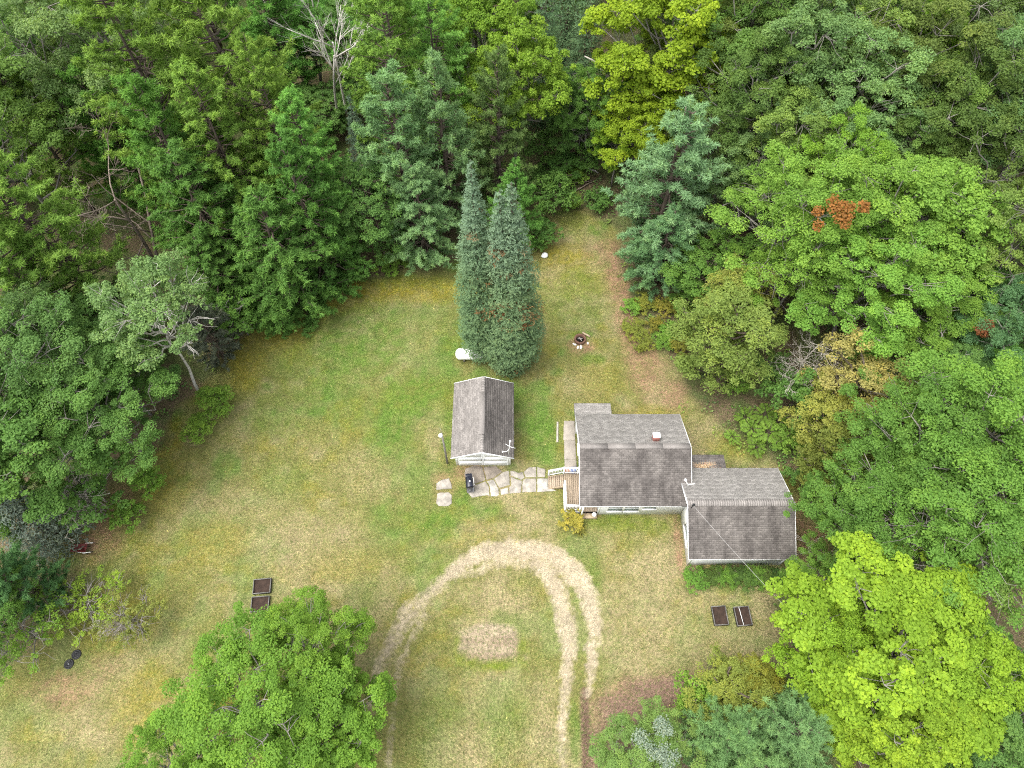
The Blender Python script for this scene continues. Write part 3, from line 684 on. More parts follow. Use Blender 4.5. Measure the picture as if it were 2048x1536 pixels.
# ------------------------------------------------------------------ buildings
def shingles(parent, A, U, S, nu, ns, mat, seed, expo=.145, tab=.31, name='shingles', skip=None):
    """rows of tabs laid up a slope: A lower corner, U along the eave, S up the slope (unit vectors), nu / ns the lengths"""
    rng = np.random.default_rng(seed); A, U, S = (np.array(q, float) for q in (A, U, S)); N = unit(np.cross(U, S))
    V = []; T = []; rows = int(math.ceil(ns / expo))
    for r in range(rows):
        s0 = r * expo; s1 = min(ns, s0 + expo + .03); off = (r % 2) * tab / 2 + rng.uniform(-.02, .02); u = -off
        while u < nu:
            a = max(0, u + .006); b = min(nu, u + tab - .006); u += tab
            if b - a < .04: continue
            j = rng.uniform(-.004, .004); lift = rng.uniform(.020, .032)
            if skip and skip(A + U * (a + b) / 2 + S * (s0 + s1) / 2): continue
            V += [A + U * a + S * (s0 + j) + N * lift, A + U * b + S * (s0 + j) + N * lift, A + U * b + S * s1 + N * .004, A + U * a + S * s1 + N * .004,
                  A + U * a + S * (s0 + j) - N * .004, A + U * b + S * (s0 + j) - N * .004]
            T += [rng.uniform(0, 1) ** 1.2] * 6
    n = len(V) // 6; b = np.arange(n)[:, None] * 6
    F = np.concatenate([b + np.array([[0, 1, 2, 3]]), b + np.array([[4, 5, 1, 0]])])
    return tag(link(name, make_mesh(name, np.array(V), F, {'tint': np.array(T)}), M[mat], parent), kind='stuff')

def gable_roof(owner, x0, x1, y0, y1, ze, zr, axis, mats, seed, th=.14, caps=True):
    """two slabs meeting at a ridge; the slab is the part, its shingles and ridge caps are sub-parts"""
    out = []
    if axis == 'x':
        ym = (y0 + y1) / 2
        ends = [((x0, y0, ze), (x1, y0, ze), (x1, ym, zr), (x0, ym, zr)), ((x1, y1, ze), (x0, y1, ze), (x0, ym, zr), (x1, ym, zr))]
    else:
        xm = (x0 + x1) / 2
        ends = [((x0, y1, ze), (x0, y0, ze), (xm, y0, zr), (xm, y1, zr)), ((x1, y0, ze), (x1, y1, ze), (xm, y1, zr), (xm, y0, zr))]
    for k, (a, b, c, d) in enumerate(ends):
        a, b, c, d = (np.array(q, float) for q in (a, b, c, d))
        mb = MB(); dz = np.array((0, 0, th)); mb.hexa([a - dz, b - dz, c - dz, d - dz, a, b, c, d])
        slab = mb.build('roof_slope', M['dark_metal'], owner)
        U = unit(b - a); S = unit(d - a)
        shingles(slab, a - S * .02, U, S, np.linalg.norm(b - a), np.linalg.norm(d - a) + .0, mats[k], seed + k)
        out.append(slab)
    return out
def ridge_caps(owner, a, b, drop, width, n, mat, seed, side):
    """bent caps along a ridge from a to b; side: unit horizontal vector across the ridge; drop: fall per metre"""
    rng = np.random.default_rng(seed); a = np.array(a, float); b = np.array(b, float); L = np.linalg.norm(b - a); d = (b - a) / L; side = np.array(side, float)
    t = MB(); w = L / n * .97; h = .014
    q = []
    for z in (0, h):
        pass
    P = []
    for s in (0, 1):
        for k, zz in ((-1, -drop * width), (0, 0), (1, -drop * width)):
            P.append(d * w * s + side * k * width + UP * (zz + .02 + (.010 if s == 0 else 0)))
    P = np.array(P); Q = P - UP * .02
    V = np.concatenate([P, Q]); F = [(0, 3, 4, 1), (1, 4, 5, 2), (6, 7, 10, 9), (7, 8, 11, 10), (0, 1, 7, 6), (1, 2, 8, 7), (3, 9, 10, 4), (4, 10, 11, 5), (0, 6, 9, 3), (2, 5, 11, 8)]
    t.add(V, F); meshes = []
    for v in range(4):
        me = t.mesh('ridge_cap'); at_ = me.attributes.new('tint', 'FLOAT', 'POINT'); at_.data.foreach_set('value', np.full(12, .15 + v * .24, np.float32)); me.materials.append(M[mat]); meshes.append(me)
    for i in range(n):
        link('ridge_cap', meshes[int(rng.integers(4))], None, owner, tuple(a + d * (i * L / n)))

def gable_wall(owner, x0, x1, y0, y1, ze, zr, axis, name='wall'):
    mb = MB()
    if axis == 'x':
        ym = (y0 + y1) / 2
        V = [(x0, y0, -.05), (x1, y0, -.05), (x1, y1, -.05), (x0, y1, -.05), (x0, y0, ze), (x1, y0, ze), (x1, y1, ze), (x0, y1, ze), (x0, ym, zr), (x1, ym, zr)]
        F = [(0, 1, 5, 4), (2, 3, 7, 6), (1, 2, 6, 9, 5), (3, 0, 4, 8, 7), (4, 5, 9, 8), (6, 7, 8, 9), (3, 2, 1, 0)]
    else:
        xm = (x0 + x1) / 2
        V = [(x0, y0, -.05), (x1, y0, -.05), (x1, y1, -.05), (x0, y1, -.05), (x0, y0, ze), (x1, y0, ze), (x1, y1, ze), (x0, y1, ze), (xm, y0, zr), (xm, y1, zr)]
        F = [(0, 1, 5, 8, 4), (2, 3, 7, 9, 6), (1, 2, 6, 5), (3, 0, 4, 7), (4, 8, 9, 7), (5, 6, 9, 8), (3, 2, 1, 0)]
    mb.add(V, F); return mb.build(name, M['siding'], owner)
def window(owner, c, w, h, face, mull=False):
    """face: 'S' looks towards -y, 'W' towards -x; c is the sill's middle on the wall plane"""
    x, y, z = c; f = MB(); g = MB(); b = .07
    def B(m, u0, u1, d0, d1, z0, z1):
        if face == 'S': m.box(x + u0, x + u1, y - d1, y - d0, z + z0, z + z1)
        else: m.box(x - d1, x - d0, y + u0, y + u1, z + z0, z + z1)
    B(f, -w / 2 - b, w / 2 + b, .0, .05, -b, 0); B(f, -w / 2 - b, w / 2 + b, .0, .05, h, h + b)
    B(f, -w / 2 - b, -w / 2, .0, .05, 0, h); B(f, w / 2, w / 2 + b, .0, .05, 0, h)
    B(f, -w / 2, w / 2, .003, .04, h / 2 - .025, h / 2 + .025)
    fr = f.build('window', M['white_metal'], owner)
    for z0, z1 in ((0.001, h / 2 - .027), (h / 2 + .027, h - .001)):
        g = MB(); B(g, -w / 2 + .002, w / 2 - .002, .004, .018, z0, z1); g.build('pane', M['window_glass'], fr)
    s = MB(); B(s, -w / 2 - .1, w / 2 + .1, .0, .09, -b - .04, -b - .002); s.build('sill', M['white_metal'], fr)
    return fr

# ---- the house: main block, wing, lean-to roofs
house = thing('house', 'white one storey house with grey shingle roofs, chimney and offset wing', 'house', (8.6, 19.0, 0))
hx, hy = 8.6, 19.0
class Off:      # parts are written in world metres and moved under the house's origin
    pass
def settle(o, base):
    for ch in base.children:
        if not ch.get('_settled'):
            ch.location = (ch.location[0] - base.location[0], ch.location[1] - base.location[1], ch.location[2] - base.location[2]); ch['_settled'] = 1
    for ch in base.children:
        if '_settled' in ch: pass
gable_wall(house, 6.25, 12.35, 17.8, 24.38, 2.62, 4.45, 'x')
mb = MB(); mb.box(5.05, 6.247, 18.9, 24.38, -.05, 2.62); mb.build('wall', M['siding'], house)
mb = MB(); mb.add([(5.05, 17.85, 2.62), (5.05, 24.35, 2.62), (5.05, 21.09, 4.42), (6.2, 17.85, 2.62), (6.2, 24.35, 2.62), (6.2, 21.09, 4.42)], [(0, 2, 1), (3, 4, 5), (0, 3, 5, 2), (1, 2, 5, 4), (0, 1, 4, 3)]); mb.build('gable', M['siding'], house)
gable_wall(house, 12.38, 18.85, 14.05, 20.0, 2.62, 4.25, 'x')
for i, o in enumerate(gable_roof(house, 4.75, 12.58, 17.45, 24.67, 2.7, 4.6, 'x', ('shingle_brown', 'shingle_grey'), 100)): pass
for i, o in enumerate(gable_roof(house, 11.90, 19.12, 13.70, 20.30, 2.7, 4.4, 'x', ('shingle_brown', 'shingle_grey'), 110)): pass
# ridge of the main block: a long smooth vent cap in four lengths; ridge of the wing: bent caps
v = MB()
for i in range(4):
    a = 4.8 + i * 1.94; m = MB()
    P = [(0, -.10, -.045), (1.92, -.10, -.045), (1.92, .36, -.175), (0, .36, -.175), (0, -.10, .03), (1.92, -.10, .03), (1.92, .36, -.085), (0, .36, -.085)]
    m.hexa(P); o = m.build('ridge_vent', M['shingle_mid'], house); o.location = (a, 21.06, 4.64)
    at_ = o.data.attributes.new('tint', 'FLOAT', 'POINT'); at_.data.foreach_set('value', np.full(8, .30 + .06 * (i % 2), np.float32))
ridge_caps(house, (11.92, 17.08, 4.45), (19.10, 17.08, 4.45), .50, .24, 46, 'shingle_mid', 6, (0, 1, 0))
# barge boards and eave boards
def board(owner, a, b, w=.03, h=.2, name='fascia'):
    m = MB(); m.bar(a, b, w, h); return m.build(name, M['white_paint'], owner)
for x in (4.735, 12.6):
    board(house, (x, 17.44, 2.60), (x, 21.06, 4.50)); board(house, (x, 24.68, 2.60), (x, 21.06, 4.50))
board(house, (4.75, 17.435, 2.60), (11.88, 17.435, 2.60), .03, .17); board(house, (4.75, 24.685, 2.60), (12.58, 24.685, 2.60), .03, .17)
for x in (11.88, 19.14):
    board(house, (x, 13.69, 2.60), (x, 17.0, 4.30)); board(house, (x, 20.31, 2.60) if x > 12 else (x, 18.9, 3.32), (x, 17.0, 4.30))
board(house, (11.9, 13.685, 2.60), (19.12, 13.685, 2.60), .03, .17); board(house, (12.65, 20.315, 2.60), (19.12, 20.315, 2.60), .03, .17)
# lean-to behind the main block and the low roof between main block and wing
def lean_to(x0, x1, y0, z0, y1, z1, wall, mat, seed):
    m = MB(); m.hexa([(x0, y0, z0 - .12), (x1, y0, z0 - .12), (x1, y1, z1 - .12), (x0, y1, z1 - .12), (x0, y0, z0), (x1, y0, z0), (x1, y1, z1), (x0, y1, z1)])
    o = m.build('lean_to_roof', M['dark_metal'], house); d = np.array((0, y0 - y1, z0 - z1), float); L = np.linalg.norm(d)
    shingles(o, (x1, y1, z1), (-1, 0, 0), d / L, x1 - x0, L, mat, seed)
    m = MB(); m.box(*wall); m.build('wall', M['siding'], house)
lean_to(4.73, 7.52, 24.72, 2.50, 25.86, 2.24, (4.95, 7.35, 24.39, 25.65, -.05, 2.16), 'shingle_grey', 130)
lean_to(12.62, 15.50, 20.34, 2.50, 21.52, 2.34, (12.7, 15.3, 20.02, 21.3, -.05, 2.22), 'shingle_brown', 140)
# windows
for x in (7.45, 8.62): window(house, (x, 17.8, .78), 1.02, 1.15, 'S')
window(house, (9.9, 17.8, 1.25), .9, .75, 'S')
for x in (13.4, 16.8): window(house, (x, 14.05, 1.55), 1.3, .6, 'S')
window(house, (12.38, 15.9, .85), 1.5, 1.2, 'W')
window(house, (5.05, 22.6, 1.0), .9, 1.0, 'W')
m = MB(); m.box(5.02, 5.05, 19.2, 20.1, .62, 2.55); d = m.build('door', M['white_paint'], house)
m = MB(); m.lathe([(0, -.03), (.03, -.02), (.03, .02), (0, .03)], 8, (4.99, 20.0, 1.55), 'x'); m.build('handle', M['grey_metal'], d)
# corner boards
for (x, y) in ((6.25, 17.8), (12.38, 14.05), (18.85, 14.05)):
    m = MB(); m.box(x - .02, x + .10, y - .022, y + .08, -.03, 2.55); m.build('corner_board', M['white_paint'], house)
# recessed entry at the south-west corner
e = MB()
for i in range(7):
    m = MB(); m.box(5.06 + i * .168, 5.06 + i * .168 + .16, 17.86, 18.88, .42, .46); m.build('porch_plank', M['deck_wood'], house)
m = MB(); m.box(5.08, 6.22, 17.9, 18.88, 0, .415); m.build('porch_base', M['bed_wood'], house)
m = MB(); m.box(5.0, 5.10, 17.50, 17.60, 0, 2.55); m.build('porch_post', M['white_paint'], house)
m = MB(); m.box(5.02, 5.09, 17.60, 18.9, 1.25, 1.33); m.build('porch_rail', M['white_paint'], house)
m = MB(); m.box(5.15, 6.2, 17.45, 17.84, 0, .2); m.build('step', M['raw_wood'], house)
# chimney
m = MB(); m.box(10.02, 10.46, 21.72, 22.16, 3.7, 4.62); ch = m.build('chimney', M['brick'], house)
bm_ = MB(); bm_.box(0, .205, 0, .018, 0, .062); bme = bm_.mesh('brick'); bme.materials.append(M['brick'])
for r in range(8):
    for i in range(2):
        link('brick', bme, None, ch, (10.03 + i * .215 + (r % 2) * .004, 21.702, 4.02 + r * .072))
m = MB(); m.box(9.98, 10.50, 21.80, 22.20, 4.622, 4.70); cp = m.build('chimney_cap', M['white_paint'], ch, bevel=.01)
m = MB(); m.box(10.10, 10.38, 21.98, 22.10, 4.702, 4.80); m.build('flue', M['white_paint'], ch, bevel=.01)
# the service mast where the cable lands
m = MB(); m.tube([(12.10, 16.72, 4.2), (12.10, 16.72, 5.1), (12.02, 16.66, 5.2), (11.92, 16.6, 5.12)], .03, 8); mast = m.build('service_mast', M['dark_metal'], house)
m = MB(); m.lathe([(0, 0), (.09, .02), (.10, .10), (.05, .16), (0, .17)], 10, (12.10, 16.66, 4.98)); m.build('insulator', M['black_plastic'], mast)
m = MB(); m.tube([(12.3, 16.3, 2.7), (12.34, 16.3, 1.6), (12.34, 16.9, .9)], .014, 6); m.build('conduit', M['grey_metal'], house)
for o in list(house.children): o.location = Vector(o.location) - Vector(house.location)

# ---- leaf litter caught in the low roof's valley
rl = np.random.default_rng(8); n = 900
x = np.clip(rl.normal(13.9, .55, n), 12.72, 15.1); y = 20.62 + rl.normal(0, .13, n) + .08 * np.sin(x * 4); z = 2.47 - (y - 20.34) * .14 + .03 + rl.random(n) * .09 * np.exp(-((x - 13.9) / .8) ** 2)
y = np.maximum(y, 20.42)
P = np.stack([x, y, z], 1); V = leaf_quads(rl, P, rl.normal(size=(n, 3)) * .5 + UP, rl.uniform(.05, .1, n), .6)
lc = np.array([(.42, .29, .17), (.52, .42, .28), (.36, .19, .11), (.5, .38, .22)])[rl.integers(0, 4, n)] * rl.uniform(.6, 1.1, (n, 1))
tag(link('leaf_litter', make_mesh('leaf_litter', V, np.arange(4 * n).reshape(-1, 4), {'tint': np.repeat(lc, 4, 0)}), M['blade']), 'drift of fallen tan leaves in the low roof valley beside the wing', 'leaves', kind='stuff')

# ---- the garage
garage = thing('garage', 'small white garage with brown shingle gable roof and double doors', 'garage', (-2.16, 24.4, 0))
gable_wall(garage, -4.22, -.12, 21.75, 27.15, 2.5, 3.44, 'y')
gable_roof(garage, -4.43, .11, 21.15, 27.42, 2.6, 3.6, 'y', ('shingle_mid', 'shingle_brown'), 150)  # left slope paler, right darker: dirt plus side light put into the colour
m = MB(); m.hexa([(-2.40, 22.6, 3.535), (-2.00, 22.6, 3.60), (-2.00, 26.1, 3.60), (-2.40, 26.1, 3.535), (-2.40, 22.6, 3.60), (-2.00, 22.6, 3.68), (-2.00, 26.1, 3.68), (-2.40, 26.1, 3.60)])
rv = m.build('ridge_vent', M['shingle_mid'], garage); at_ = rv.data.attributes.new('tint', 'FLOAT', 'POINT'); at_.data.foreach_set('value', np.full(8, .6, np.float32))
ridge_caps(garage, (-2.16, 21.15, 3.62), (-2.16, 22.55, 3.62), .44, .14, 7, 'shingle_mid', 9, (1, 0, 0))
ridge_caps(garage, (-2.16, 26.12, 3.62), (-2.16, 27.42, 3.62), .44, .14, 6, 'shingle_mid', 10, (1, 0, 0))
for y in (21.13, 27.44):
    board(garage, (-4.45, y, 2.53), (-2.16, y, 3.53), .03, .16); board(garage, (.13, y, 2.53), (-2.16, y, 3.53), .03, .16)
board(garage, (-4.445, 21.15, 2.53), (-4.445, 27.42, 2.53), .03, .14); board(garage, (.125, 21.15, 2.53), (.125, 27.42, 2.53), .03, .14)
for a, b in ((-4.05, -2.175), (-2.155, -.28)):
    m = MB(); m.box(a, b, 21.70, 21.747, .03, 2.35); d = m.build('garage_door', M['white_paint'], garage, bevel=.006)
    for k in range(3):
        m = MB(); m.box(a + .12, b - .12, 21.682, 21.698, .18 + k * .72, .74 + k * .72); m.build('door_panel', M['white_paint'], d)
    hx_ = b - .1 if a < -3 else a + .1
    m = MB(); m.box(hx_ - .02, hx_ + .02, 21.64, 21.698, 1.0, 1.16); m.build('handle', M['dark_metal'], d)
for a, b in ((-4.24, -4.08), (-.25, -.10)):
    m = MB(); m.box(a, b, 21.71, 21.78, 0, 2.48); m.build('corner_board', M['white_paint'], garage)
for o in list(garage.children): o.location = Vector(o.location) - Vector(garage.location)

# ---- deck with white railing and stairs on the house's west side
deck = thing('deck', 'tan plank deck with white railings and stairs at the house side', 'deck', (4.4, 19.3, 0))
pm = MB(); pm.box(-.068, .068, 0, 2.86, -.03, 0); pme = pm.mesh('plank'); pme.materials.append(M['deck_wood'])
for i in range(8): link('plank', pme, None, deck, (3.93 + i * .146, 17.93, .62 + (i % 3) * .002))
def dpart(name, mat='white_paint'):
    m = MB(); return m
for x, y in ((3.86, 17.9), (3.86, 19.72), (3.86, 20.80), (4.93, 20.80), (4.93, 17.9)):
    m = MB(); m.box(x - .055, x + .055, y - .055, y + .055, 0, 1.66); p_ = m.build('post', M['white_paint'], deck)
    m = MB(); m.hexa([(x - .08, y - .08, 1.66), (x + .08, y - .08, 1.66), (x + .08, y + .08, 1.66), (x - .08, y + .08, 1.66), (x - .03, y - .03, 1.72), (x + .03, y - .03, 1.72), (x + .03, y + .03, 1.72), (x - .03, y + .03, 1.72)]); m.build('post_cap', M['white_paint'], p_)
def rail(a, b, z0, z1, n, w=.13):
    a = np.array(a, float); b = np.array(b, float)
    m = MB(); m.bar(a + UP * z1, b + UP * z1, w, .05); m.build('top_rail', M['white_paint'], deck)
    m = MB(); m.bar(a + UP * z0, b + UP * z0, .07, .05); m.build('bottom_rail', M['white_paint'], deck)
    bm2 = MB(); hgt = z1 - z0 - .05; bm2.box(-.02, .02, -.02, .02, 0, hgt); me = bm2.mesh('baluster'); me.materials.append(M['white_paint'])
    for i in range(n):
        p_ = a + (b - a) * (i + 1) / (n + 1); link('baluster', me, None, deck, tuple(p_ + UP * (z0 + .025)))
rail((3.86, 17.97, 0), (3.86, 19.66, 0), .75, 1.58, 14, .16)
rail((3.93, 17.9, 0), (4.87, 17.9, 0), .75, 1.58, 8)
rail((3.93, 20.80, 0), (4.87, 20.80, 0), .75, 1.58, 8)
m = MB(); m.box(3.81, 3.83, 17.84, 19.70, .05, .60); m.build('skirt', M['white_paint'], deck)
m = MB(); m.box(3.84, 4.98, 17.842, 17.862, .05, .60); m.build('skirt', M['white_paint'], deck)
for k in range(4):
    for j in range(2):
        m = MB(); x0 = 2.72 + k * .285 + j * .14; m.box(x0, x0 + .132, 19.80, 20.72, .12 + k * .125, .155 + k * .125); m.build('stair_tread', M['deck_wood'], deck)
for y in (19.78, 20.74):
    m = MB(); m.hexa([(2.74, y - .02, 0), (3.82, y - .02, 0), (3.82, y + .02, 0), (2.74, y + .02, 0), (2.74, y - .02, .13), (3.82, y - .02, .59), (3.82, y + .02, .59), (2.74, y + .02, .13)]); m.build('stringer', M['raw_wood'], deck)
m = MB(); m.box(2.70, 2.80, 20.75, 20.85, 0, 1.12); m.build('post', M['white_paint'], deck)
rail((2.80, 20.80, 0), (3.80, 20.80, 0), .30, 1.06, 8)
for o in deck.children:       # slope the stair rail to follow the steps
    if o.name.split('.')[0] in ('top_rail', 'bottom_rail') and o.data.vertices[0].co.x < 3.0:
        for vtx in o.data.vertices: vtx.co.z += (vtx.co.x - 2.8) * .5
    elif o.name.split('.')[0] == 'baluster' and o.location.x < 3.8: o.location.z += (o.location.x - 2.8) * .5
for o in list(deck.children): o.location = Vector(o.location) - Vector(deck.location)

# ------------------------------------------------------------------ patio, walk, slabs
def slab_mesh(name, pts, z0, z1, seed, rough=.03, chamfer=.02):
    rng = np.random.default_rng(seed); P = np.array(pts, float); Q = []
    for i in range(len(P)):
        a, b = P[i], P[(i + 1) % len(P)]; L = np.linalg.norm(b - a); k = max(1, int(L / .16))
        nrm = np.array((b[1] - a[1], a[0] - b[0])) / max(L, 1e-6)
        for j in range(k):
            q = a + (b - a) * j / k
            if j: q = q + nrm * rng.uniform(-rough, rough)
            Q.append(q)
    Q = np.array(Q)
    area = .5 * np.sum(Q[:, 0] * np.roll(Q[:, 1], -1) - np.roll(Q[:, 0], -1) * Q[:, 1])
    if area < 0: Q = Q[::-1]
    c = Q.mean(0); n = len(Q); ins = Q + unit(c - Q) * chamfer
    V = np.concatenate([np.c_[Q, np.full(n, z0)], np.c_[Q, np.full(n, z1 - chamfer * .6)], np.c_[ins, np.full(n, z1) + rng.uniform(-.003, .003, n)], [[c[0], c[1], z1]]])
    F4 = []; F3 = []
    for i in range(n):
        j = (i + 1) % n; F4 += [(i, j, n + j, n + i), (n + i, n + j, 2 * n + j, 2 * n + i)]; F3.append((2 * n + i, 2 * n + j, 3 * n))
    return make_mesh(name, V, [np.array(F4), np.array(F3)])
def z3(pts): return [at(860 + x / 7.877, 880 + y / 7.877)[:2] for x, y in pts]
STONES = [[(560, 450), (690, 408), (822, 420), (872, 630), (735, 685), (600, 690), (545, 560)], [(842, 420), (1040, 412), (1136, 500), (1000, 598), (893, 626)],
          [(735, 706), (874, 652), (928, 745), (938, 885), (900, 868), (660, 908), (600, 835), (600, 706)], [(894, 650), (996, 622), (1078, 768), (1083, 865), (1055, 888), (958, 888), (948, 745)],
          [(1012, 612), (1148, 510), (1242, 488), (1246, 562), (1258, 708), (1093, 752)], [(1108, 778), (1232, 750), (1236, 846), (1118, 862)], [(1264, 488), (1330, 490), (1395, 520), (1462, 506), (1490, 590), (1446, 628), (1268, 560)],
          [(1478, 506), (1560, 432), (1672, 425), (1674, 588), (1508, 588)], [(1688, 427), (1815, 460), (1815, 588), (1692, 588)], [(1268, 578), (1446, 648), (1436, 826), (1256, 846), (1250, 742), (1280, 722)],
          [(1460, 644), (1508, 608), (1674, 608), (1670, 820), (1452, 826)], [(1690, 608), (1860, 608), (1860, 745), (1990, 800), (1688, 820)]]
patio = thing('patio', 'pale flagstone patio between the garage doors and the deck stairs', 'patio', (*at(1000, 965)[:2], 0)); tag(patio, kind='structure')
fs = []
for v in range(3):
    c = ((.325, .295, .25), (.385, .36, .315), (.235, .20, .16))[v]; fs.append(worn('flagstone_%d' % v, c, .9, .48, 2.2, bump=.5, fine=14))
for i, s in enumerate(STONES):
    mt = fs[2] if i in (0, 1) else (fs[1] if i in (3, 5, 11) else fs[0])
    o = link('flagstone', slab_mesh('flagstone', z3(s), -.03, .028 + .006 * (i % 3), 200 + i, .022), mt, patio); o.location = -Vector(patio.location)
for i, (s, lab) in enumerate((([(100, 690), (180, 632), (300, 602), (338, 700), (345, 768), (100, 782)], 'half round pale concrete slab in the grass beside the lamp post'),
                              ([(112, 850), (160, 828), (300, 828), (340, 868), (342, 1000), (290, 1042), (140, 1042), (102, 1000)], 'squarish pale concrete slab with rounded corners in the grass'))):
    tag(link('stepping_slab', slab_mesh('stepping_slab', z3(s), -.03, .04, 230 + i, .02, .03), fs[0]), lab, 'paving slab')
walk = thing('walkway', 'narrow concrete walk along the house west wall', 'walkway', (4.5, 23.4, 0)); tag(walk, kind='structure')
for i, (y0, y1) in enumerate(((20.9, 22.2), (22.22, 23.8), (23.82, 25.5))):
    o = link('concrete_slab', slab_mesh('concrete_slab', [(4.0, y0), (4.92, y0), (4.92, y1), (4.02 + .04 * i, y1)], -.03, .03 + .006 * i, 240 + i, .015), M['concrete'], walk); o.location = (-4.5, -23.4, 0)
tag(link('wooden_board', slab_mesh('wooden_board', [(3.44, 23.65), (3.60, 23.65), (3.66, 25.4), (3.52, 25.4)], -.01, .06, 250, .008), M['grey_wood']), 'weathered grey board lying on the grass beside the walk', 'board')

# ------------------------------------------------------------------ things standing about
# grill
gr = thing('grill', 'black barbecue grill with side shelves standing on the patio', 'grill', (*at(940, 974)[:2], 0.03), math.radians(7))
for sx in (-.24, .24):
    for sy in (-.32, .32):
        m = MB(); m.box(sx - .02, sx + .02, sy - .02, sy + .02, 0 if sy > 0 else .05, .74); m.build('leg', M['dark_metal'], gr)
m = MB(); m.box(-.25, .25, -.33, .33, .12, .15); m.build('cart_shelf', M['dark_metal'], gr)
m = MB(); m.hexa([(-.2, -.36, .68), (.2, -.36, .68), (.2, .36, .68), (-.2, .36, .68), (-.27, -.4, .88), (.27, -.4, .88), (.27, .4, .88), (-.27, .4, .88)]); m.build('firebox', M['grill_enamel'], gr, bevel=.015)
prof = [(.28 * math.cos(a), .883 + .24 * math.sin(a)) for a in np.linspace(0, math.pi, 11)]
m = MB(); V = [(x, y, z) for y in (-.41, .41) for x, z in prof]; n = len(prof)
m.add(V, [tuple(range(n)), tuple(range(2 * n - 1, n - 1, -1))] + [(i + 1, i, n + i, n + i + 1) for i in range(n - 1)] + [(0, n - 1, 2 * n - 1, n)])
lid = m.build('lid', M['grill_enamel'], gr, smooth=False, bevel=.01)
m = MB(); m.tube([(.27, -.3, 1.0), (.33, -.3, 1.01), (.33, .3, 1.01), (.27, .3, 1.0)], .014, 8); m.build('handle', M['white_metal'], lid)
m = MB(); m.lathe([(0, 0), (.055, 0), (.05, .012), (0, .014)], 14, (.04, 0, 1.118)); m.build('badge', M['white_metal'], lid)
for y0, y1 in ((-.80, -.42), (.42, .72)):
    m = MB(); m.box(-.24, .24, y0, y1, .84, .875); m.build('side_shelf', M['grill_enamel'] if y0 > 0 else M['dark_metal'], gr, bevel=.01)
m = MB(); m.lathe([(.10, 0), (.13, .01), (.13, .05), (.10, .06)], 16, (0, -.62, .876)); m.build('side_burner', M['dark_metal'], gr)
m = MB(); m.bar((.255, -.80, .86), (.255, .72, .86), .02, .05); m.build('front_rail', M['grey_metal'], gr)
for sx in (-.27, .25):
    m = MB(); m.lathe([(.0, 0), (.085, 0), (.09, .012), (.09, .033), (.085, .045), (0, .045)], 16, (sx, -.34, .09), 'x'); w_ = m.build('wheel', M['black_plastic'], gr)
    m = MB(); m.lathe([(0, -.004), (.035, -.004), (.035, .05), (0, .05)], 10, (sx, -.34, .09), 'x'); m.build('hub', M['grey_metal'], w_)
# yard lamp
lp = thing('lamp_post', 'thin weathered pole with a white yard lamp beside the garage', 'lamp post', (-4.93, 21.86, 0))
m = MB(); m.tube([(0, 0, -.1), (.01, 0, 2.5), (0, .02, 5.2)], [.085, .075, .06], 10); m.build('pole', M['old_pole'], lp)
m = MB(); m.tube([(0, 0, 5.0), (-.02, -.12, 5.25), (-.04, -.22, 5.32)], .022, 8); m.build('lamp_arm', M['grey_metal'], lp)
m = MB(); m.lathe([(0, .20), (.06, .20), (.13, .12), (.16, 0), (.12, -.02), (0, -.02)], 16, (-.05, -.22, 5.3)); hd = m.build('lamp_head', M['white_metal'], lp, smooth=True)
m = MB(); m.lathe([(.11, -.025), (.12, -.10), (.08, -.16), (0, -.17)], 14, (-.05, -.22, 5.3)); m.build('lamp_globe', M['white_paint'], hd, smooth=True)
m = MB(); m.tube([(.03, .04, 5.2), (-.1, .2, 5.7)], .012, 6); m.build('bracket', M['grey_metal'], lp)
# propane tank
pt = thing('propane_tank', 'white rounded propane tank half under the tall firs', 'gas tank', (-3.15, 31.3, 0))
r = .47; L = 1.15
prof = [(r * math.sin(a), -L - r * .75 * math.cos(a)) for a in np.linspace(0, math.pi / 2, 8)] + [(r * math.cos(a), L + r * .75 * math.sin(a)) for a in np.linspace(0, math.pi / 2, 8)]
m = MB(); m.lathe(prof, 28, (0, 0, .72), 'x'); body = m.build('tank', M['white_metal'], pt, smooth=True)
m = MB(); m.lathe([(.16, 0), (.17, .18), (.15, .25), (.05, .27), (0, .27)], 16, (.1, 0, 1.16)); m.build('valve_dome', M['white_metal'], pt, smooth=True)
for sx in (-.8, .8):
    m = MB(); m.hexa([(sx - .07, -.35, 0), (sx + .07, -.35, 0), (sx + .07, .35, 0), (sx - .07, .35, 0), (sx - .05, -.3, .38), (sx + .05, -.3, .38), (sx + .05, .3, .38), (sx - .05, .3, .38)]); m.build('foot', M['concrete'], pt)
for sx in (-.95, .95):
    m = MB(); m.tube([(sx, 0, 1.17), (sx, 0, 1.26), (sx + .08, 0, 1.28), (sx + .1, 0, 1.18)], .014, 6); m.build('lifting_lug', M['white_metal'], pt)
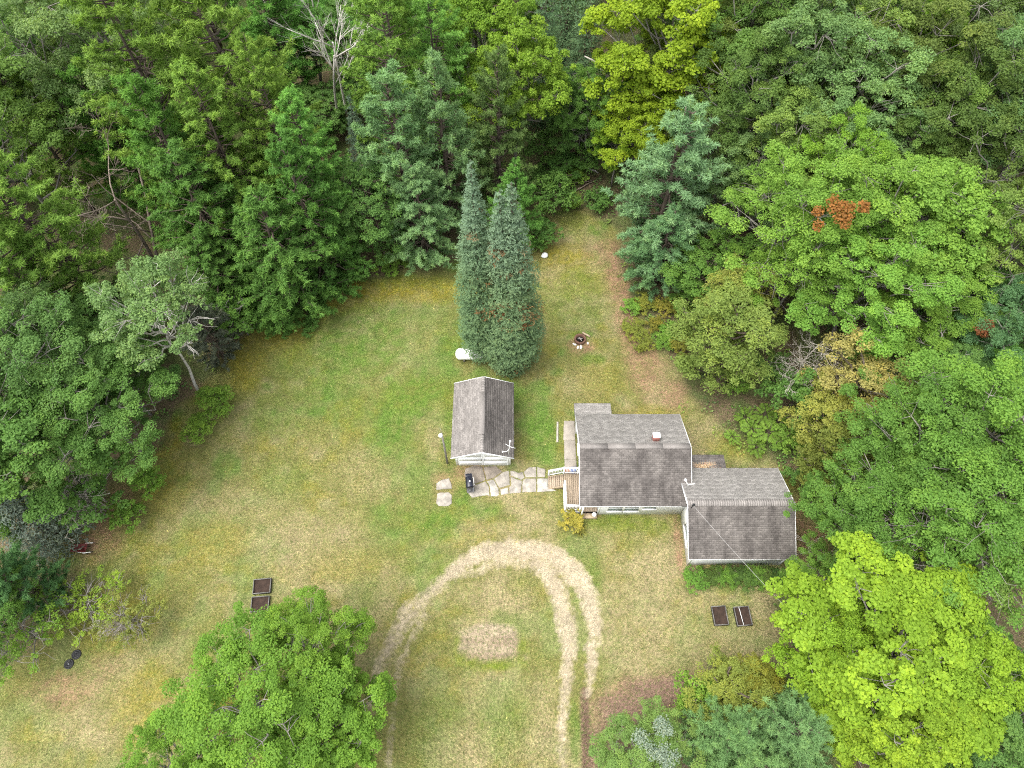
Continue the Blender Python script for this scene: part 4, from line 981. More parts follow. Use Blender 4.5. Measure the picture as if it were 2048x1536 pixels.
# fire ring
fr = thing('fire_ring', 'round rusty fire ring with charred logs inside on the back lawn', 'fire pit', (*at(1160, 680)[:2], 0))
m = MB(); m.lathe([(.34, 0), (.50, 0), (.52, .12), (.50, .26), (.42, .28), (.36, .24), (.34, 0)], 26); m.build('ring', M['rust_metal'], fr, smooth=True)
m = MB(); m.lathe([(0, .03), (.338, .04)], 20); m.build('ash_bed', M['char'], fr)
for i, (a, b) in enumerate((((-.22, -.12, .10), (.2, .14, .16)), ((-.05, .2, .1), (.12, -.22, .18)), ((-.2, .1, .12), (.2, .02, .2)))):
    m = MB(); m.tube([a, b], [.045, .038], 7); m.build('log', M['grey_wood'] if i else M['char'], fr)
c = at(1172, 672); m = MB(); m.bar((c[0] - .3, c[1] + .3, .1), (c[0] + .32, c[1] - .12, .1), .15, .05)
tag(m.build('plank_seat', M['raw_wood']), 'pale plank lying against the fire ring', 'plank'); 
rs = np.random.default_rng(4)
for i in range(9):
    a = rs.uniform(3.6, 5.9); q = np.array(at(1160, 680)[:2]) + np.array((math.cos(a), math.sin(a))) * rs.uniform(.6, .85)
    s = rs.uniform(.06, .11); sm = slab_mesh('stone', [(q[0] + s * math.cos(t_) * rs.uniform(.7, 1.1), q[1] + s * math.sin(t_) * rs.uniform(.7, 1.1)) for t_ in np.arange(6) * 1.047], -.02, s * .9, i, .01, .02)
    tag(link('fire_stone', sm, M['chalk_stone']), 'small pale stone lying in front of the fire ring', 'stone', 'small stones by the fire ring')
# white boulder at the back edge of the lawn
def boulder(name, c, r, seed, mat):
    rng = np.random.default_rng(seed); V = []; F = []; nu, nv = 12, 8
    for j in range(nv + 1):
        for i in range(nu):
            th = math.pi * j / nv; ph = 2 * math.pi * i / nu; d = np.array((math.sin(th) * math.cos(ph), math.sin(th) * math.sin(ph), math.cos(th)))
            k = 1 + .22 * (fbm(np.array([d[0] * 1.7 + seed]), np.array([d[1] * 1.7 + d[2]]), seed)[0] - .5) * 2
            V.append(d * r * k)
    for j in range(nv):
        for i in range(nu): F.append((j * nu + i, (j + 1) * nu + i, (j + 1) * nu + (i + 1) % nu, j * nu + (i + 1) % nu))
    return link(name, make_mesh(name, np.array(V), np.array(F), smooth=True), mat, None, (float(c[0]), float(c[1]), float(r[2] * .7)))
c = at(1089, 513); tag(boulder('boulder', c, np.array((.32, .26, .24)), 3, M['white_paint']), 'white painted boulder at the back edge of the lawn', 'boulder')
# raised beds
def raised_bed(c, w, l, rz, label, extra):
    o = thing('raised_bed', label, 'raised bed', (float(c[0]), float(c[1]), 0), rz, 'raised garden beds'); h = .24; e = .05
    for (x0, x1, y0, y1) in ((-w / 2, w / 2, -l / 2, -l / 2 + e), (-w / 2, w / 2, l / 2 - e, l / 2), (-w / 2, -w / 2 + e, -l / 2 + e + .002, l / 2 - e - .002), (w / 2 - e, w / 2, -l / 2 + e + .002, l / 2 - e - .002)):
        m = MB(); m.box(x0, x1, y0, y1, -.02, h); s_ = m.build('side_board', M['bed_wood'], o)
        m = MB(); m.box(x0, x1, y0, y1, h + .002, h + .014); m.build('top_edge', M['bed_edge'], s_)
    g = 9; X, Y = np.meshgrid(np.linspace(-w / 2 + e, w / 2 - e, g), np.linspace(-l / 2 + e, l / 2 - e, g)); Z = .10 + .06 * fbm(X * 4 + c[0], Y * 4, 7)
    I_ = np.arange(g * g).reshape(g, g); F = np.stack([I_[:-1, :-1], I_[:-1, 1:], I_[1:, 1:], I_[1:, :-1]], -1).reshape(-1, 4)
    link('soil', make_mesh('soil', np.stack([X, Y, Z], -1).reshape(-1, 3), F, smooth=True), M['soil'], o)
    if extra == 'pipe':
        m = MB(); m.tube([(-.16, l / 2 - e, .235), (-.1, -l / 2 + e, .235)], .018, 7); m.build('pipe', M['white_paint'], o)
    return o
raised_bed(at(1440, 1231, .2), .98, 1.28, math.radians(3), 'black framed raised bed of bare soil, without a white pipe', None)
raised_bed(at(1486, 1232, .2), 1.05, 1.28, math.radians(4), 'black framed raised bed with a white pipe laid across its soil', 'pipe')
raised_bed(at(524, 1172, .2), 1.22, 1.02, math.radians(5), 'black framed raised bed standing clear of the lone tree crown', None)
raised_bed(at(520, 1208, .2), 1.22, 1.05, math.radians(4), 'black framed raised bed partly hidden by the lone tree crown', None)
def chip(c, s, seed, name, lab, cat, mat, z1=.05):
    rng = np.random.default_rng(seed); P = [(c[0] + s * math.cos(t_) * rng.uniform(.6, 1.1), c[1] + s * math.sin(t_) * rng.uniform(.6, 1.1)) for t_ in np.arange(7) * .898]
    o = link(name, slab_mesh(name, P, -.02, z1, seed, .01, .015), M[mat]); tag(o, lab, cat); return o
# round lids
for i, (px, py, lab) in enumerate(((153, 1309, 'round black ribbed lid in the grass, farther from the bare strip'), (138, 1328, 'round black ribbed lid in the grass with a pale worn centre'))):
    o = thing('tank_lid', lab, 'lid', (*at(px, py)[:2], 0), 0.3 + i, 'round black lids in the grass')
    m = MB(); m.lathe([(0, .06), (.05, .065), (.06, .05), (.14, .055), (.15, .065), (.17, .065), (.18, .05), (.25, .045), (.26, .055), (.29, .055), (.32, .03), (.33, -.02)], 24); m.build('cover', M['black_plastic'], o)
    for k in range(8):
        m = MB(); a = k * math.pi / 4; m.bar((.07 * math.cos(a), .07 * math.sin(a), .058), (.25 * math.cos(a), .25 * math.sin(a), .055), .015, .02); m.build('rib', M['black_plastic'], o)
    m = MB(); m.lathe([(0, .085), (.04, .08), (.045, .066)], 10); m.build('knob', M['grey_metal'] if i else M['black_plastic'], o)
# wheelbarrow
wb = thing('wheelbarrow', 'dark red wheelbarrow with pale handles at the edge of the wood', 'wheelbarrow', (*at(163, 1098, .3)[:2], 0), math.radians(2))
m = MB(); m.add([(-.38, -.16, .30), (.30, -.20, .26), (.30, .20, .26), (-.38, .16, .30), (-.62, -.26, .58), (.48, -.33, .55), (.48, .33, .55), (-.62, .26, .58),
                 (-.36, -.14, .32), (.28, -.18, .28), (.28, .18, .28), (-.36, .14, .32), (-.58, -.23, .575), (.45, -.30, .545), (.45, .30, .545), (-.58, .23, .575)],
                [(3, 2, 1, 0), (0, 1, 5, 4), (1, 2, 6, 5), (2, 3, 7, 6), (3, 0, 4, 7), (8, 9, 10, 11), (9, 8, 12, 13), (10, 9, 13, 14), (11, 10, 14, 15), (8, 11, 15, 12), (4, 5, 13, 12), (5, 6, 14, 13), (6, 7, 15, 14), (7, 4, 12, 15)])
m.build('tray', M['red_tray'], wb)
for s in (-1, 1):
    m = MB(); m.tube([(-.82, s * .05, .22), (-.3, s * .2, .30), (.4, s * .36, .50), (1.02, s * .33, .60)], .024, 7); hd_ = m.build('handle', M['white_paint'], wb)
    m = MB(); m.tube([(.88, s * .335, .58), (1.06, s * .328, .606)], .032, 8); m.build('grip', M['black_plastic'], hd_)
    m = MB(); m.tube([(.2, s * .22, .28), (.32, s * .26, 0), (.40, s * .26, .0), (.36, s * .3, .36)], .016, 6); m.build('leg', M['dark_metal'], wb)
m = MB(); m.lathe([(0, -.04), (.14, -.04), (.19, -.03), (.20, 0), (.19, .03), (.14, .04), (0, .04)], 18, (-.80, 0, .2), 'y'); w_ = m.build('wheel', M['black_plastic'], wb)
m = MB(); m.lathe([(0, -.05), (.08, -.045), (.08, .045), (0, .05)], 12, (-.80, 0, .2), 'y'); m.build('rim', M['grey_metal'], w_)
# tub and pot beside the deck
c = (4.62, 21.12); tb = thing('storage_tub', 'blue plastic tub on the walk behind the deck railing', 'tub', (*c, .035))
m = MB(); m.hexa([(-.16, -.2, 0), (.16, -.2, 0), (.16, .2, 0), (-.16, .2, 0), (-.2, -.25, .38), (.2, -.25, .38), (.2, .25, .38), (-.2, .25, .38)]); m.build('tub_body', M['blue_plastic'], tb, bevel=.015)
m = MB(); m.box(-.22, .22, -.27, .27, .382, .42); m.build('lid', M['blue_plastic'], tb, bevel=.012)
c = (4.18, 21.1); po = thing('flower_pot', 'terracotta flower pot on the walk beside the blue tub', 'pot', (*c, .035))
m = MB(); m.lathe([(0, 0), (.12, 0), (.17, .28), (.19, .28), (.19, .34), (.16, .34), (.15, .27), (0, .26)], 16); m.build('pot', M['terracotta'], po, smooth=False)
c = at(1188, 1021, .45); po = thing('planter', 'small pale planter at the front entry steps', 'pot', (5.98, 17.62, .20))
m = MB(); m.lathe([(0, 0), (.10, 0), (.15, .25), (.16, .25), (.16, .3), (.13, .3), (.12, .22), (0, .2)], 16); m.build('pot', M['white_paint'], po)
# aerial on the garage
an = thing('tv_antenna', 'white branching television aerial above the garage front corner', 'antenna', (-.26, 21.35, 2.55))
m = MB(); m.tube([(0, 0, 0), (.04, .06, .9), (.12, .22, 2.0)], .022, 7); m.build('mast', M['white_metal'], an)
m = MB(); m.tube([(-.22, .36, 1.25), (.12, .10, 1.35), (.50, .0, 1.3)], .017, 6); m.build('cross_arm', M['white_metal'], an)
m = MB(); m.tube([(-.36, -.02, .75), (-.12, .02, .72), (.06, .10, .95)], .017, 6); m.build('lower_arm', M['white_metal'], an)
m = MB(); m.box(.06, .20, .18, .27, 1.96, 2.05); m.build('amplifier', M['white_metal'], an)
m = MB(); m.box(-.46, -.36, -.06, .04, .68, .78); m.build('bracket', M['white_metal'], an)
# dish mount on the wing's roof
dm_ = thing('dish_mount', 'white forked antenna mast over the valley between main roof and wing', 'antenna', (12.12, 18.42, 3.68))
m = MB(); m.tube([(0, 0, -.05), (.02, .02, .5), (-.30, .10, 1.15)], .026, 7); m.build('mast', M['white_metal'], dm_)
m = MB(); m.tube([(.0, .04, .55), (.22, .02, .62), (.42, .0, .72)], .022, 6); m.build('arm', M['white_metal'], dm_)
m = MB(); m.lathe([(0, 0), (.09, .01), (.11, .05), (.04, .10), (0, .11)], 14, (-.30, .10, 1.13)); m.build('receiver', M['white_metal'], dm_, smooth=True)
m = MB(); m.box(-.09, .09, -.09, .09, -.06, -.03); m.build('foot_plate', M['grey_metal'], dm_)
# service cable to the big maple
p0 = np.array((12.06, 16.6, 5.08)); p1 = np.array((21.0, 4.4, 6.2)); tt_ = np.linspace(0, 1, 40)[:, None]
m = MB(); m.tube(p0 + (p1 - p0) * tt_ - UP * 4 * tt_ * (1 - tt_) * .55, .008, 6)
tag(m.build('service_cable', M['cable_white'], None, smooth=True), 'pale overhead cable from the wing roof into the bright maple', 'cable')
# fallen trunks at the gap in the wood
for i, (a, b, r, lab) in enumerate((((1172, 338), (1196, 348), .11, 'short pale fallen log with sawn end'), ((1135, 372), (1185, 362), .08, 'crooked grey fallen trunk lying across the path gap'), ((1150, 385), (1205, 352), .06, 'thin fallen branch lying beside the crooked grey trunk'),
                                      ((1070, 352), (1105, 366), .07, 'brown fallen branch under the hemlock at the lawn edge'))):
    A = at(*a); B = at(*b); rr = np.random.default_rng(i + 60); m = MB(); p = curve(rr, A + UP * .25, B + UP * .12, 5, .02, .03); m.tube(p, np.linspace(r, r * .6, 5), 8)
    tag(m.build('fallen_log', M['bark_bleached' if i == 0 else 'bark_dead_brown'], None, smooth=True), lab, 'log')
# ------------------------------------------------------------------ trees and shrubs, each one a thing
def T(px, py, zc, key, h, R, col, label, name, cat='tree', group=None, rot=None, jit=.05):
    return tree(name, key, at(px, py, zc), h, R, col, label, cat, group, rot, jit)
# the firs by the garage
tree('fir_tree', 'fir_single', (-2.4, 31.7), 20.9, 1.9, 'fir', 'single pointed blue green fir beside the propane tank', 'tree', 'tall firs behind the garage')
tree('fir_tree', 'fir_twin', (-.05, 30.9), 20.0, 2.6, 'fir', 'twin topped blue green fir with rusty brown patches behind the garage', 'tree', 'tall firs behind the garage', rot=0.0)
# west side
T(300, 165, 15, 'pine_a', 25, 6.4, 'pine_bright', 'huge bright green pine left of the bare brown tree', 'pine_tree')
T(455, 120, 16, 'pine_b', 27, 6.2, 'pine_bright', 'tallest bright green pine left of the bleached birch snags', 'pine_tree')
T(430, 275, 13, 'pine_a', 19, 4.6, 'pine_bright', 'bright green pine rising above the tiered pines', 'pine_tree')
T(410, 440, 8, 'fan_pine_a', 15, 5.6, 'beech', 'tall tiered pine in front of the bright pines', 'pine_tree')
T(560, 500, 7, 'fan_pine_b', 13, 5.2, 'beech', 'tiered pine with drooping sprays over the lawn edge', 'pine_tree')
T(430, 550, 4.5, 'fan_pine_a', 9, 4.2, 'beech', 'low tiered pine skirting the lawn left of the drooping one', 'pine_tree')
T(610, 420, 9, 'fan_pine_a', 16, 4.6, 'beech', 'dark tiered pine between the drooping pine and blue pines', 'pine_tree')
T(545, 590, 3, 'fan_pine_b', 6, 3.4, 'beech', 'lowest tiered pine touching the mossy grass', 'pine_tree')
T(350, 330, 11, 'pine_c', 19, 4.6, 'pine_dark', 'dark green pine between the bare brown tree and the pines', 'pine_tree')
T(70, 455, 11, 'pine_b', 19, 5.4, 'pine_bright', 'broad bright green pine below the bare brown tree', 'pine_tree')
T(40, 560, 9, 'pine_a', 17, 5.0, 'pine_bright', 'yellowish green pine overhanging the aspen', 'pine_tree')
T(215, 640, 4, 'beech_b', 7.5, 3.2, 'dark', 'dark leafy tree behind the grey green aspen', 'dark_tree')
T(70, 130, 14, 'oak_loose', 20, 6.0, 'oak_grey', 'loose grey green oak left of the huge pine', 'oak_tree')
T(-40, 250, 13, 'oak_b', 19, 6.0, 'oak', 'olive oak at the wood west of the bare brown tree', 'oak_tree')
T(55, 235, 11, 'pine_b', 18, 4.0, 'pine_bright', 'slim bright pine just above the bare brown tree', 'pine_tree')
T(180, 20, 17, 'oak_a', 22, 6.0, 'oak_grey', 'grey green oak rising behind the huge pine', 'oak_tree')
T(612, 300, 12, 'pine_a', 17, 3.8, 'pine_mid', 'mid green pine standing in front of the two birch snags', 'pine_tree')
T(535, 220, 14, 'pine_b', 20, 3.6, 'pine_bright', 'slim light pine left of the birch snags', 'pine_tree')
T(525, -10, 12, 'pine_c', 16, 4.5, 'pine_dark', 'dark pine behind the birch snags', 'pine_tree')
T(770, 60, 16, 'pine_b', 22, 5.0, 'pine_bright', 'bright tufted pine right of the birch snags', 'pine_tree')
T(870, 90, 14, 'pine_a', 20, 4.4, 'pine_mid', 'mid green pine between the tufted pine and yellow green ash', 'pine_tree')
T(800, 320, 9, 'pine_c', 17.5, 4.7, 'pine_blue', 'bluish pine to the right of the small blue spruce', 'pine_tree')
T(885, 300, 9, 'pine_d', 17.5, 4.0, 'pine_blue', 'bluish pine with pointed leader behind the single fir', 'pine_tree')
T(840, 430, 5.5, 'pine_d', 11, 4.0, 'pine_blue', 'low bluish pine at the lawn edge left of the firs', 'pine_tree')
T(745, 420, 5.5, 'beech_b', 11, 3.4, 'dark', 'dark leafy tree left of the low bluish pine', 'dark_tree')
T(715, 270, 8, 'spruce_a', 12, 2.1, 'spruce_blue', 'small blue grey spruce at the foot of the birch snags', 'spruce_tree')
T(995, 270, 9, 'pine_c', 17, 3.6, (0.152, 0.230, 0.072), 'olive hemlock with a bare pale leader behind the firs', 'hemlock_tree')
T(1030, 420, 5, 'pine_d', 10, 3.0, 'pine_dark', 'dark low hemlock right of the firs', 'hemlock_tree')
T(1035, 160, 11, 'maple_b', 17, 4.4, (.19, .295, .034), 'yellow green ash above the olive hemlock', 'ash_tree')
T(960, 40, 13, 'maple_a', 18, 4.2, (.16, .27, .034), 'fresh green ash behind the mid green pine', 'ash_tree')
T(1090, 70, 10, 'spruce_a', 18, 2.6, 'spruce', 'narrow dark spruce nearer the yellow green ash', 'spruce_tree')
T(1172, 95, 9, 'spruce_a', 17, 2.8, 'spruce', 'narrow dark spruce nearer the yellow maple', 'spruce_tree')
T(1135, 20, 9, 'spruce_b', 15, 3.2, 'spruce', 'broad dark spruce behind the two narrow spruces', 'spruce_tree')
T(1180, 220, 7, 'oak_c', 12, 3.4, 'mid', 'green oak with a long dead limb beside the broken trunk', 'oak_tree')
T(1160, 260, 4, 'oak_a', 8, 3.4, 'dark', 'dark green young oak above the fallen logs', 'oak_tree')
T(1235, 300, 4.5, 'maple_a', 9, 2.6, (0.212, 0.346, 0.032), 'light green young maple leaning out beside the blue pine', 'maple_tree')
T(1110, 400, 2, 'shrub_a', 4.2, 2.2, 'shrub', 'green bush at the lawn corner below the fallen logs', 'shrub', 'shrub')
T(640, 225, 2.5, 'beech_b', 5, 3.2, 'dark', 'dark leafy undertree left of the spreading birch snag', 'dark_tree')
T(745, 185, 3, 'oak_a', 6, 3.2, 'dark', 'dark round undertree right of the spreading birch snag', 'dark_tree')
T(690, 110, 5, 'oak_c', 10, 4.4, 'dark', 'dark tree standing behind the spreading birch snag', 'dark_tree')
T(620, 90, 6, 'oak_a', 11, 4.2, 'pine_dark', 'dark tree standing behind the slender birch snag', 'dark_tree')
# right of the gap
T(1330, 110, 12, 'maple_a', 19, 6.2, 'maple_yellow', 'large yellow green maple with rusty tips beyond the blue pine', 'maple_tree')
T(1290, 250, 8, 'maple_b', 13, 4.0, 'maple_yellow', 'lower yellow green maple beside the broken trunk', 'maple_tree')
T(1345, 370, 8.5, 'pine_c', 16, 5.4, (0.207, 0.345, 0.165), 'broad blue green pine standing over the back lawn', 'pine_tree')
T(1330, 500, 4.5, 'pine_d', 9, 3.8, (0.140, 0.260, 0.110), 'lower blue green pine at the edge of the back lawn', 'pine_tree')
T(1440, 560, 4, 'beech_b', 8, 3.6, 'mid', 'green leafy tree between the blue pine and yellow cedar', 'dark_tree')
oaks = [(1500, 60, 14, 19, 5.6), (1600, 130, 13, 18, 6.0), (1500, 200, 12, 17, 5.0), (1690, 50, 14, 19, 6.0), (1720, 190, 12, 17, 5.6), (1830, 110, 13, 18, 6.0), (1800, 10, 14, 19, 5.6), (1940, 60, 13, 18, 5.6), (1930, 210, 12, 17, 5.6),
        (1560, 310, 9, 14, 4.8), (1500, 370, 7, 12, 4.2), (2020, 330, 11, 16, 5.6), (1850, 250, 10, 15, 4.6), (2060, 180, 13, 18, 5.6), (1400, 20, 14, 18, 4.8), (2050, 480, 9, 14, 4.8), (1610, 20, 15, 19, 5.0), (2030, 20, 14, 19, 5.6)]
ok = ['oak_a', 'oak_b', 'oak_c', 'oak_loose']
for i, (px, py, zc, h, R) in enumerate(oaks):
    T(px, py, zc, ok[i % 4], h, R, ('oak', 'oak_grey', (0.112, 0.171, 0.040))[i % 3], 'mid green oak in the unbroken wood beyond the light green oaks', 'oak_tree', group='oaks of the wood behind the light green ones', jit=.12)
T(1870, 20, 15, 'maple_b', 19, 3.4, (0.225, 0.415, 0.026), 'fresh lime crown poking out among the far oaks', 'maple_tree')
T(1585, 455, 9.5, 'oak_b', 15, 5.4, 'oak_light', 'light green oak left of the rusty dead bough', 'oak_tree')
lo = T(1735, 435, 10, 'oak_a', 15, 5.4, 'oak_light', 'light green oak carrying a rusty dead bough', 'oak_tree', rot=0.0)
T(1865, 425, 10, 'maple_b', 15, 5.4, 'oak_light', 'light green oak right of the rusty dead bough, tallest of its group', 'oak_tree')
T(1720, 580, 7.5, 'oak_c', 13, 5.6, 'oak_light', 'light green oak below the rusty dead bough', 'oak_tree')
T(1590, 560, 6.5, 'oak_loose', 12, 4.4, (0.159, 0.276, 0.042), 'thinner light green oak beside the bare grey limbs', 'oak_tree')
T(1690, 315, 11, 'oak_c', 15, 4.0, (0.171, 0.307, 0.039), 'light green oak crown touching the far oaks', 'oak_tree')
T(1830, 620, 5.5, 'oak_a', 10, 4.6, (0.146, 0.254, 0.039), 'mid green oak under the tallest light green oak', 'oak_tree')
# right middle
T(1445, 690, 4.5, 'cedar_a', 10.5, 3.5, 'cedar', 'yellow green cedar with rounded crown beyond the main roof', 'cedar_tree')
T(1470, 610, 4.5, 'cedar_b', 10, 2.6, 'cedar_ol', 'olive cedar just behind the yellow green cedar', 'cedar_tree')
T(1705, 780, 4.8, 'cedar_b', 10, 3.2, 'cedar_gold', 'golden dying cedar in the wood beyond the wing', 'cedar_tree')
T(1650, 850, 3.5, 'cedar_b', 8, 2.6, 'cedar_ol', 'brownish cedar beside the golden one', 'cedar_tree')
T(1860, 850, 4.5, 'cedar_a', 9, 3.0, (0.189, 0.206, 0.047), 'yellowish cedar right of the golden one', 'cedar_tree')
T(1700, 930, 4.5, 'cedar_a', 9, 3.0, (0.171, 0.201, 0.041), 'olive green cedar between golden cedar and wing', 'cedar_tree')
T(1590, 800, 2.5, 'shrub_a', 5, 2.2, 'shrub', 'tall green bush below the bare grey limbs', 'shrub', 'shrub')
for i, (px, py, zc, h, R) in enumerate([(1930, 640, 4, 9, 4.2), (2010, 700, 5, 11, 4.4), (1860, 770, 4, 8, 3.4), (1960, 770, 3.5, 8, 3.4)]):
    T(px, py, zc, ('beech_b', 'oak_c', 'oak_a', 'pine_d')[i], h, R, ('dark', 'dark_blue', 'dark', 'pine_dark')[i], ('dark green tree under the leaning trunk', 'dark blue green oak east of the leaning trunk', 'dark green tree right of the golden cedar', 'dark young pine behind the yellowish cedar')[i], ('dark_tree', 'oak_tree', 'dark_tree', 'pine_tree')[i])
T(1830, 900, 7, 'oak_b', 13, 5.0, 'mid', 'green oak directly east of the wing roof', 'oak_tree')
T(1960, 900, 9, 'oak_a', 15, 5.6, (0.146, 0.268, 0.045), 'broad green oak behind the lime maple, above the other oaks', 'oak_tree')
T(1760, 1040, 6, 'oak_c', 11, 4.6, 'mid', 'green oak between the wing and the lime maple', 'oak_tree')
T(1900, 1060, 8, 'oak_b', 13, 5.2, (0.132, 0.246, 0.044), 'green oak touching the top of the lime maple', 'oak_tree')
T(2040, 1080, 8, 'oak_loose', 13, 4.8, 'oak', 'olive oak east of the lime maple', 'oak_tree')
T(1698, 990, 4.5, 'oak_c', 8.5, 2.6, 'mid', 'small green oak overhanging the wing roof corner', 'oak_tree')
T(1655, 1168, 3, 'oak_c', 6.5, 2.6, (0.132, 0.238, 0.039), 'small green tree at the wing front corner', 'oak_tree')
T(1775, 1310, 7.5, 'maple_a', 12, 5.8, 'maple_lime', 'large lime green maple in front of the wing', 'maple_tree')
T(1925, 1330, 7.5, 'maple_b', 11, 3.7, 'maple_lime', 'lime green maple crown spreading east beside the large one', 'maple_tree')
T(1685, 1315, 6.5, 'maple_b', 10.5, 3.0, 'maple_lime', 'lime green maple beside the raised bed with the pipe', 'maple_tree')
T(1800, 1470, 7, 'maple_a', 11, 3.8, 'maple_lime', 'lime green maple crown above the pale young pines', 'maple_tree')
T(2000, 1450, 4.5, 'oak_c', 9, 4.6, 'dark', 'dark green oak below the lime maples', 'oak_tree')
T(1900, 1520, 4, 'oak_a', 8, 4.0, 'dark', 'dark shaded tree between the lime maples and pale pines', 'dark_tree')
T(1455, 1392, 2.5, 'cedar_b', 5.5, 2.3, (.205, .25, .05), 'golden green cedar bush above the pale young pines', 'cedar_tree')
T(1395, 1400, 1.5, 'shrub_a', 3.4, 1.5, 'shrub_lime', 'fresh green bush at the edge of the pine needle patch', 'shrub', 'shrub')
T(1510, 1380, 2, 'cedar_a', 4.6, 1.9, (0.236, 0.236, 0.035), 'yellow green cedar bush touching the lime maple', 'cedar_tree')
T(1460, 1475, 4, 'pine_d', 8, 2.9, (0.168, 0.293, 0.105), 'pale young pine beside the lichen grey tree', 'pine_tree')
T(1570, 1470, 5, 'pine_c', 9.5, 3.2, (0.179, 0.305, 0.116), 'pale young pine next to the lime maples', 'pine_tree')
T(1510, 1545, 4, 'pine_d', 8, 2.8, (0.168, 0.286, 0.099), 'pale young pine between its two taller neighbours', 'pine_tree')
T(1290, 1520, 2.5, 'oak_b', 5.2, 3.0, (0.165, 0.254, 0.065), 'spreading low tree tufted with grey lichen by the drive', 'lichen_tree')
# left edge
T(110, 780, 7.5, 'oak_b', 14, 5.0, (0.112, 0.215, 0.058), 'green broad oak left of the aspen trunk', 'oak_tree')
T(220, 850, 6, 'oak_a', 11.5, 4.4, (0.112, 0.222, 0.050), 'green oak at the lawn edge below the aspen', 'oak_tree')
T(60, 900, 7, 'maple_b', 13, 4.6, (0.105, 0.207, 0.045), 'green maple above the blue drooping spruce', 'maple_tree')
T(30, 700, 8, 'oak_loose', 15, 4.6, (0.112, 0.199, 0.058), 'grey green oak under the yellowish pine', 'oak_tree')
T(190, 700, 5, 'beech_b', 9, 3.6, 'dark', 'dark leafy tree left of the aspen crown', 'dark_tree')
T(255, 780, 4, 'oak_c', 8, 3.2, 'dark', 'dark round tree behind the aspen foot', 'dark_tree')
T(320, 640, 7.5, 'birch', 14.0, 3.7, 'birch', 'grey green aspen with a pale bare trunk at the lawn edge', 'aspen_tree', rot=0.0)
asp = at(402, 790)
bpy.data.objects['aspen_tree'].location = (float(asp[0]), float(asp[1]), 0)
T(480, 640, 2.2, 'sapling', 5, 2.0, 'mid', 'green sapling between the aspen and the lowest tiered pine', 'sapling')
T(410, 660, 4, 'pine_d', 8.5, 2.6, (0.142, 0.165, 0.118), 'grey lichened tree right of the aspen crown', 'dead_pine')
T(35, 1025, 5, 'spruce_b', 12, 2.8, (.160, .205, .168), 'blue grey spruce with drooping tiers by the wheelbarrow', 'spruce_tree')
T(20, 1000, 4, 'oak_c', 8, 2.8, (0.132, 0.261, 0.045), 'fresh green tree left of the blue drooping spruce', 'oak_tree')
T(22, 1158, 5, 'pine_c', 9.5, 2.7, (0.099, 0.215, 0.078), 'blue green pine below the drooping spruce', 'pine_tree')
T(-60, 1230, 4, 'oak_a', 8, 3.4, 'mid', 'green tree west of the brush heap', 'oak_tree')
T(170, 1000, 3, 'sapling', 5.5, 2.2, (0.132, 0.246, 0.058), 'young tree with white bare twigs beside the blue spruce', 'sapling')
T(180, 1215, 1.2, 'apple', 2.6, 2.3, (0.198, 0.307, 0.039), 'sparse yellowish apple tree below the wheelbarrow', 'apple_tree')
T(265, 1240, 1.5, 'apple', 3.0, 2.0, (0.189, 0.224, 0.053), 'low ragged apple tree beside the lone crown', 'apple_tree')
T(60, 1270, 1.8, 'apple', 4.0, 2.6, (0.159, 0.268, 0.039), 'ragged green apple tree below the brush heap', 'apple_tree')
# the lone tree at the foot of the picture
T(532, 1428, 6.0, 'oak_a', 10, 4.9, 'bottom_oak', 'big round green tree alone beside the drive', 'oak_tree', rot=.4)
T(620, 1300, 6.0, 'oak_c', 9.5, 3.2, 'bottom_oak', 'green side crown of the clump leaning toward the raised beds', 'oak_tree')
T(660, 1450, 5, 'maple_b', 9, 3.4, 'bottom_oak', 'green side crown of the clump leaning over the drive', 'oak_tree')
T(350, 1535, 4.2, 'oak_c', 7.4, 2.8, 'bottom_oak', 'green lower crown of the clump on its far side from the drive', 'oak_tree')

# bushes
bushes = [(435, 805, 2.2, 1.5, 'shrub_lime', 'lush lime green bush at the aspen foot'), (255, 1035, 2.2, 1.1, 'shrub_lime', 'light green bush standing alone by the blue spruce'), (300, 962, 2.2, 1.2, 'shrub_lime', 'light green bush at the lawn edge under the oaks'),
          (690, 480, 3.2, 1.2, 'shrub', 'slim green bush at the mossy lawn edge'), (700, 545, 1.2, 1.4, 'shrub', 'low green bush at the drooping pine foot'), (780, 530, 1.0, 1.3, 'shrub_lime', 'low lime bush along the mossy edge below the bluish pine'),
          (850, 515, 1.1, 1.3, 'shrub', 'low green bush beneath the low bluish pine'), (1085, 470, 2.0, 1.5, 'shrub', 'green bush beside the white boulder'), (1140, 400, 1.0, 1.2, 'shrub_lime', 'low lime bush in the gap of the wood'), (1200, 400, 1.6, 1.3, 'shrub', 'green bush at the foot of the light young maple'),
          (1470, 760, 2.0, 1.3, 'shrub_lime', 'light green bush at the yellow cedar foot'), (1545, 745, 2.6, 1.5, 'shrub', 'green bush right of the yellow cedar'), (1610, 960, 2.4, 1.3, 'shrub', 'green bush at the back corner of the wing'),
          (1125, 335, 2.6, 1.7, 'shrub', 'dark green bush filling the gap left of the fallen logs'), (1180, 318, 3.0, 1.8, 'shrub', 'tall green bush behind the sawn log'), (1085, 300, 3.4, 1.8, 'shrub', 'tall green bush under the yellow green ash'), (1150, 355, 1.2, 1.3, 'shrub_lime', 'low lime bush among the fallen logs'),
          (1080, 360, 1.6, 1.4, 'shrub', 'green bush over the brown fallen branch'), (440, 660, 2.2, 1.3, 'shrub', 'dark green bush right of the aspen trunk'), (1580, 880, 2.2, 1.3, 'shrub_lime', 'light bush below the brownish cedar'), (400, 860, 1.4, 1.2, 'shrub_lime', 'low lime bush spilling on the grass below the aspen')]
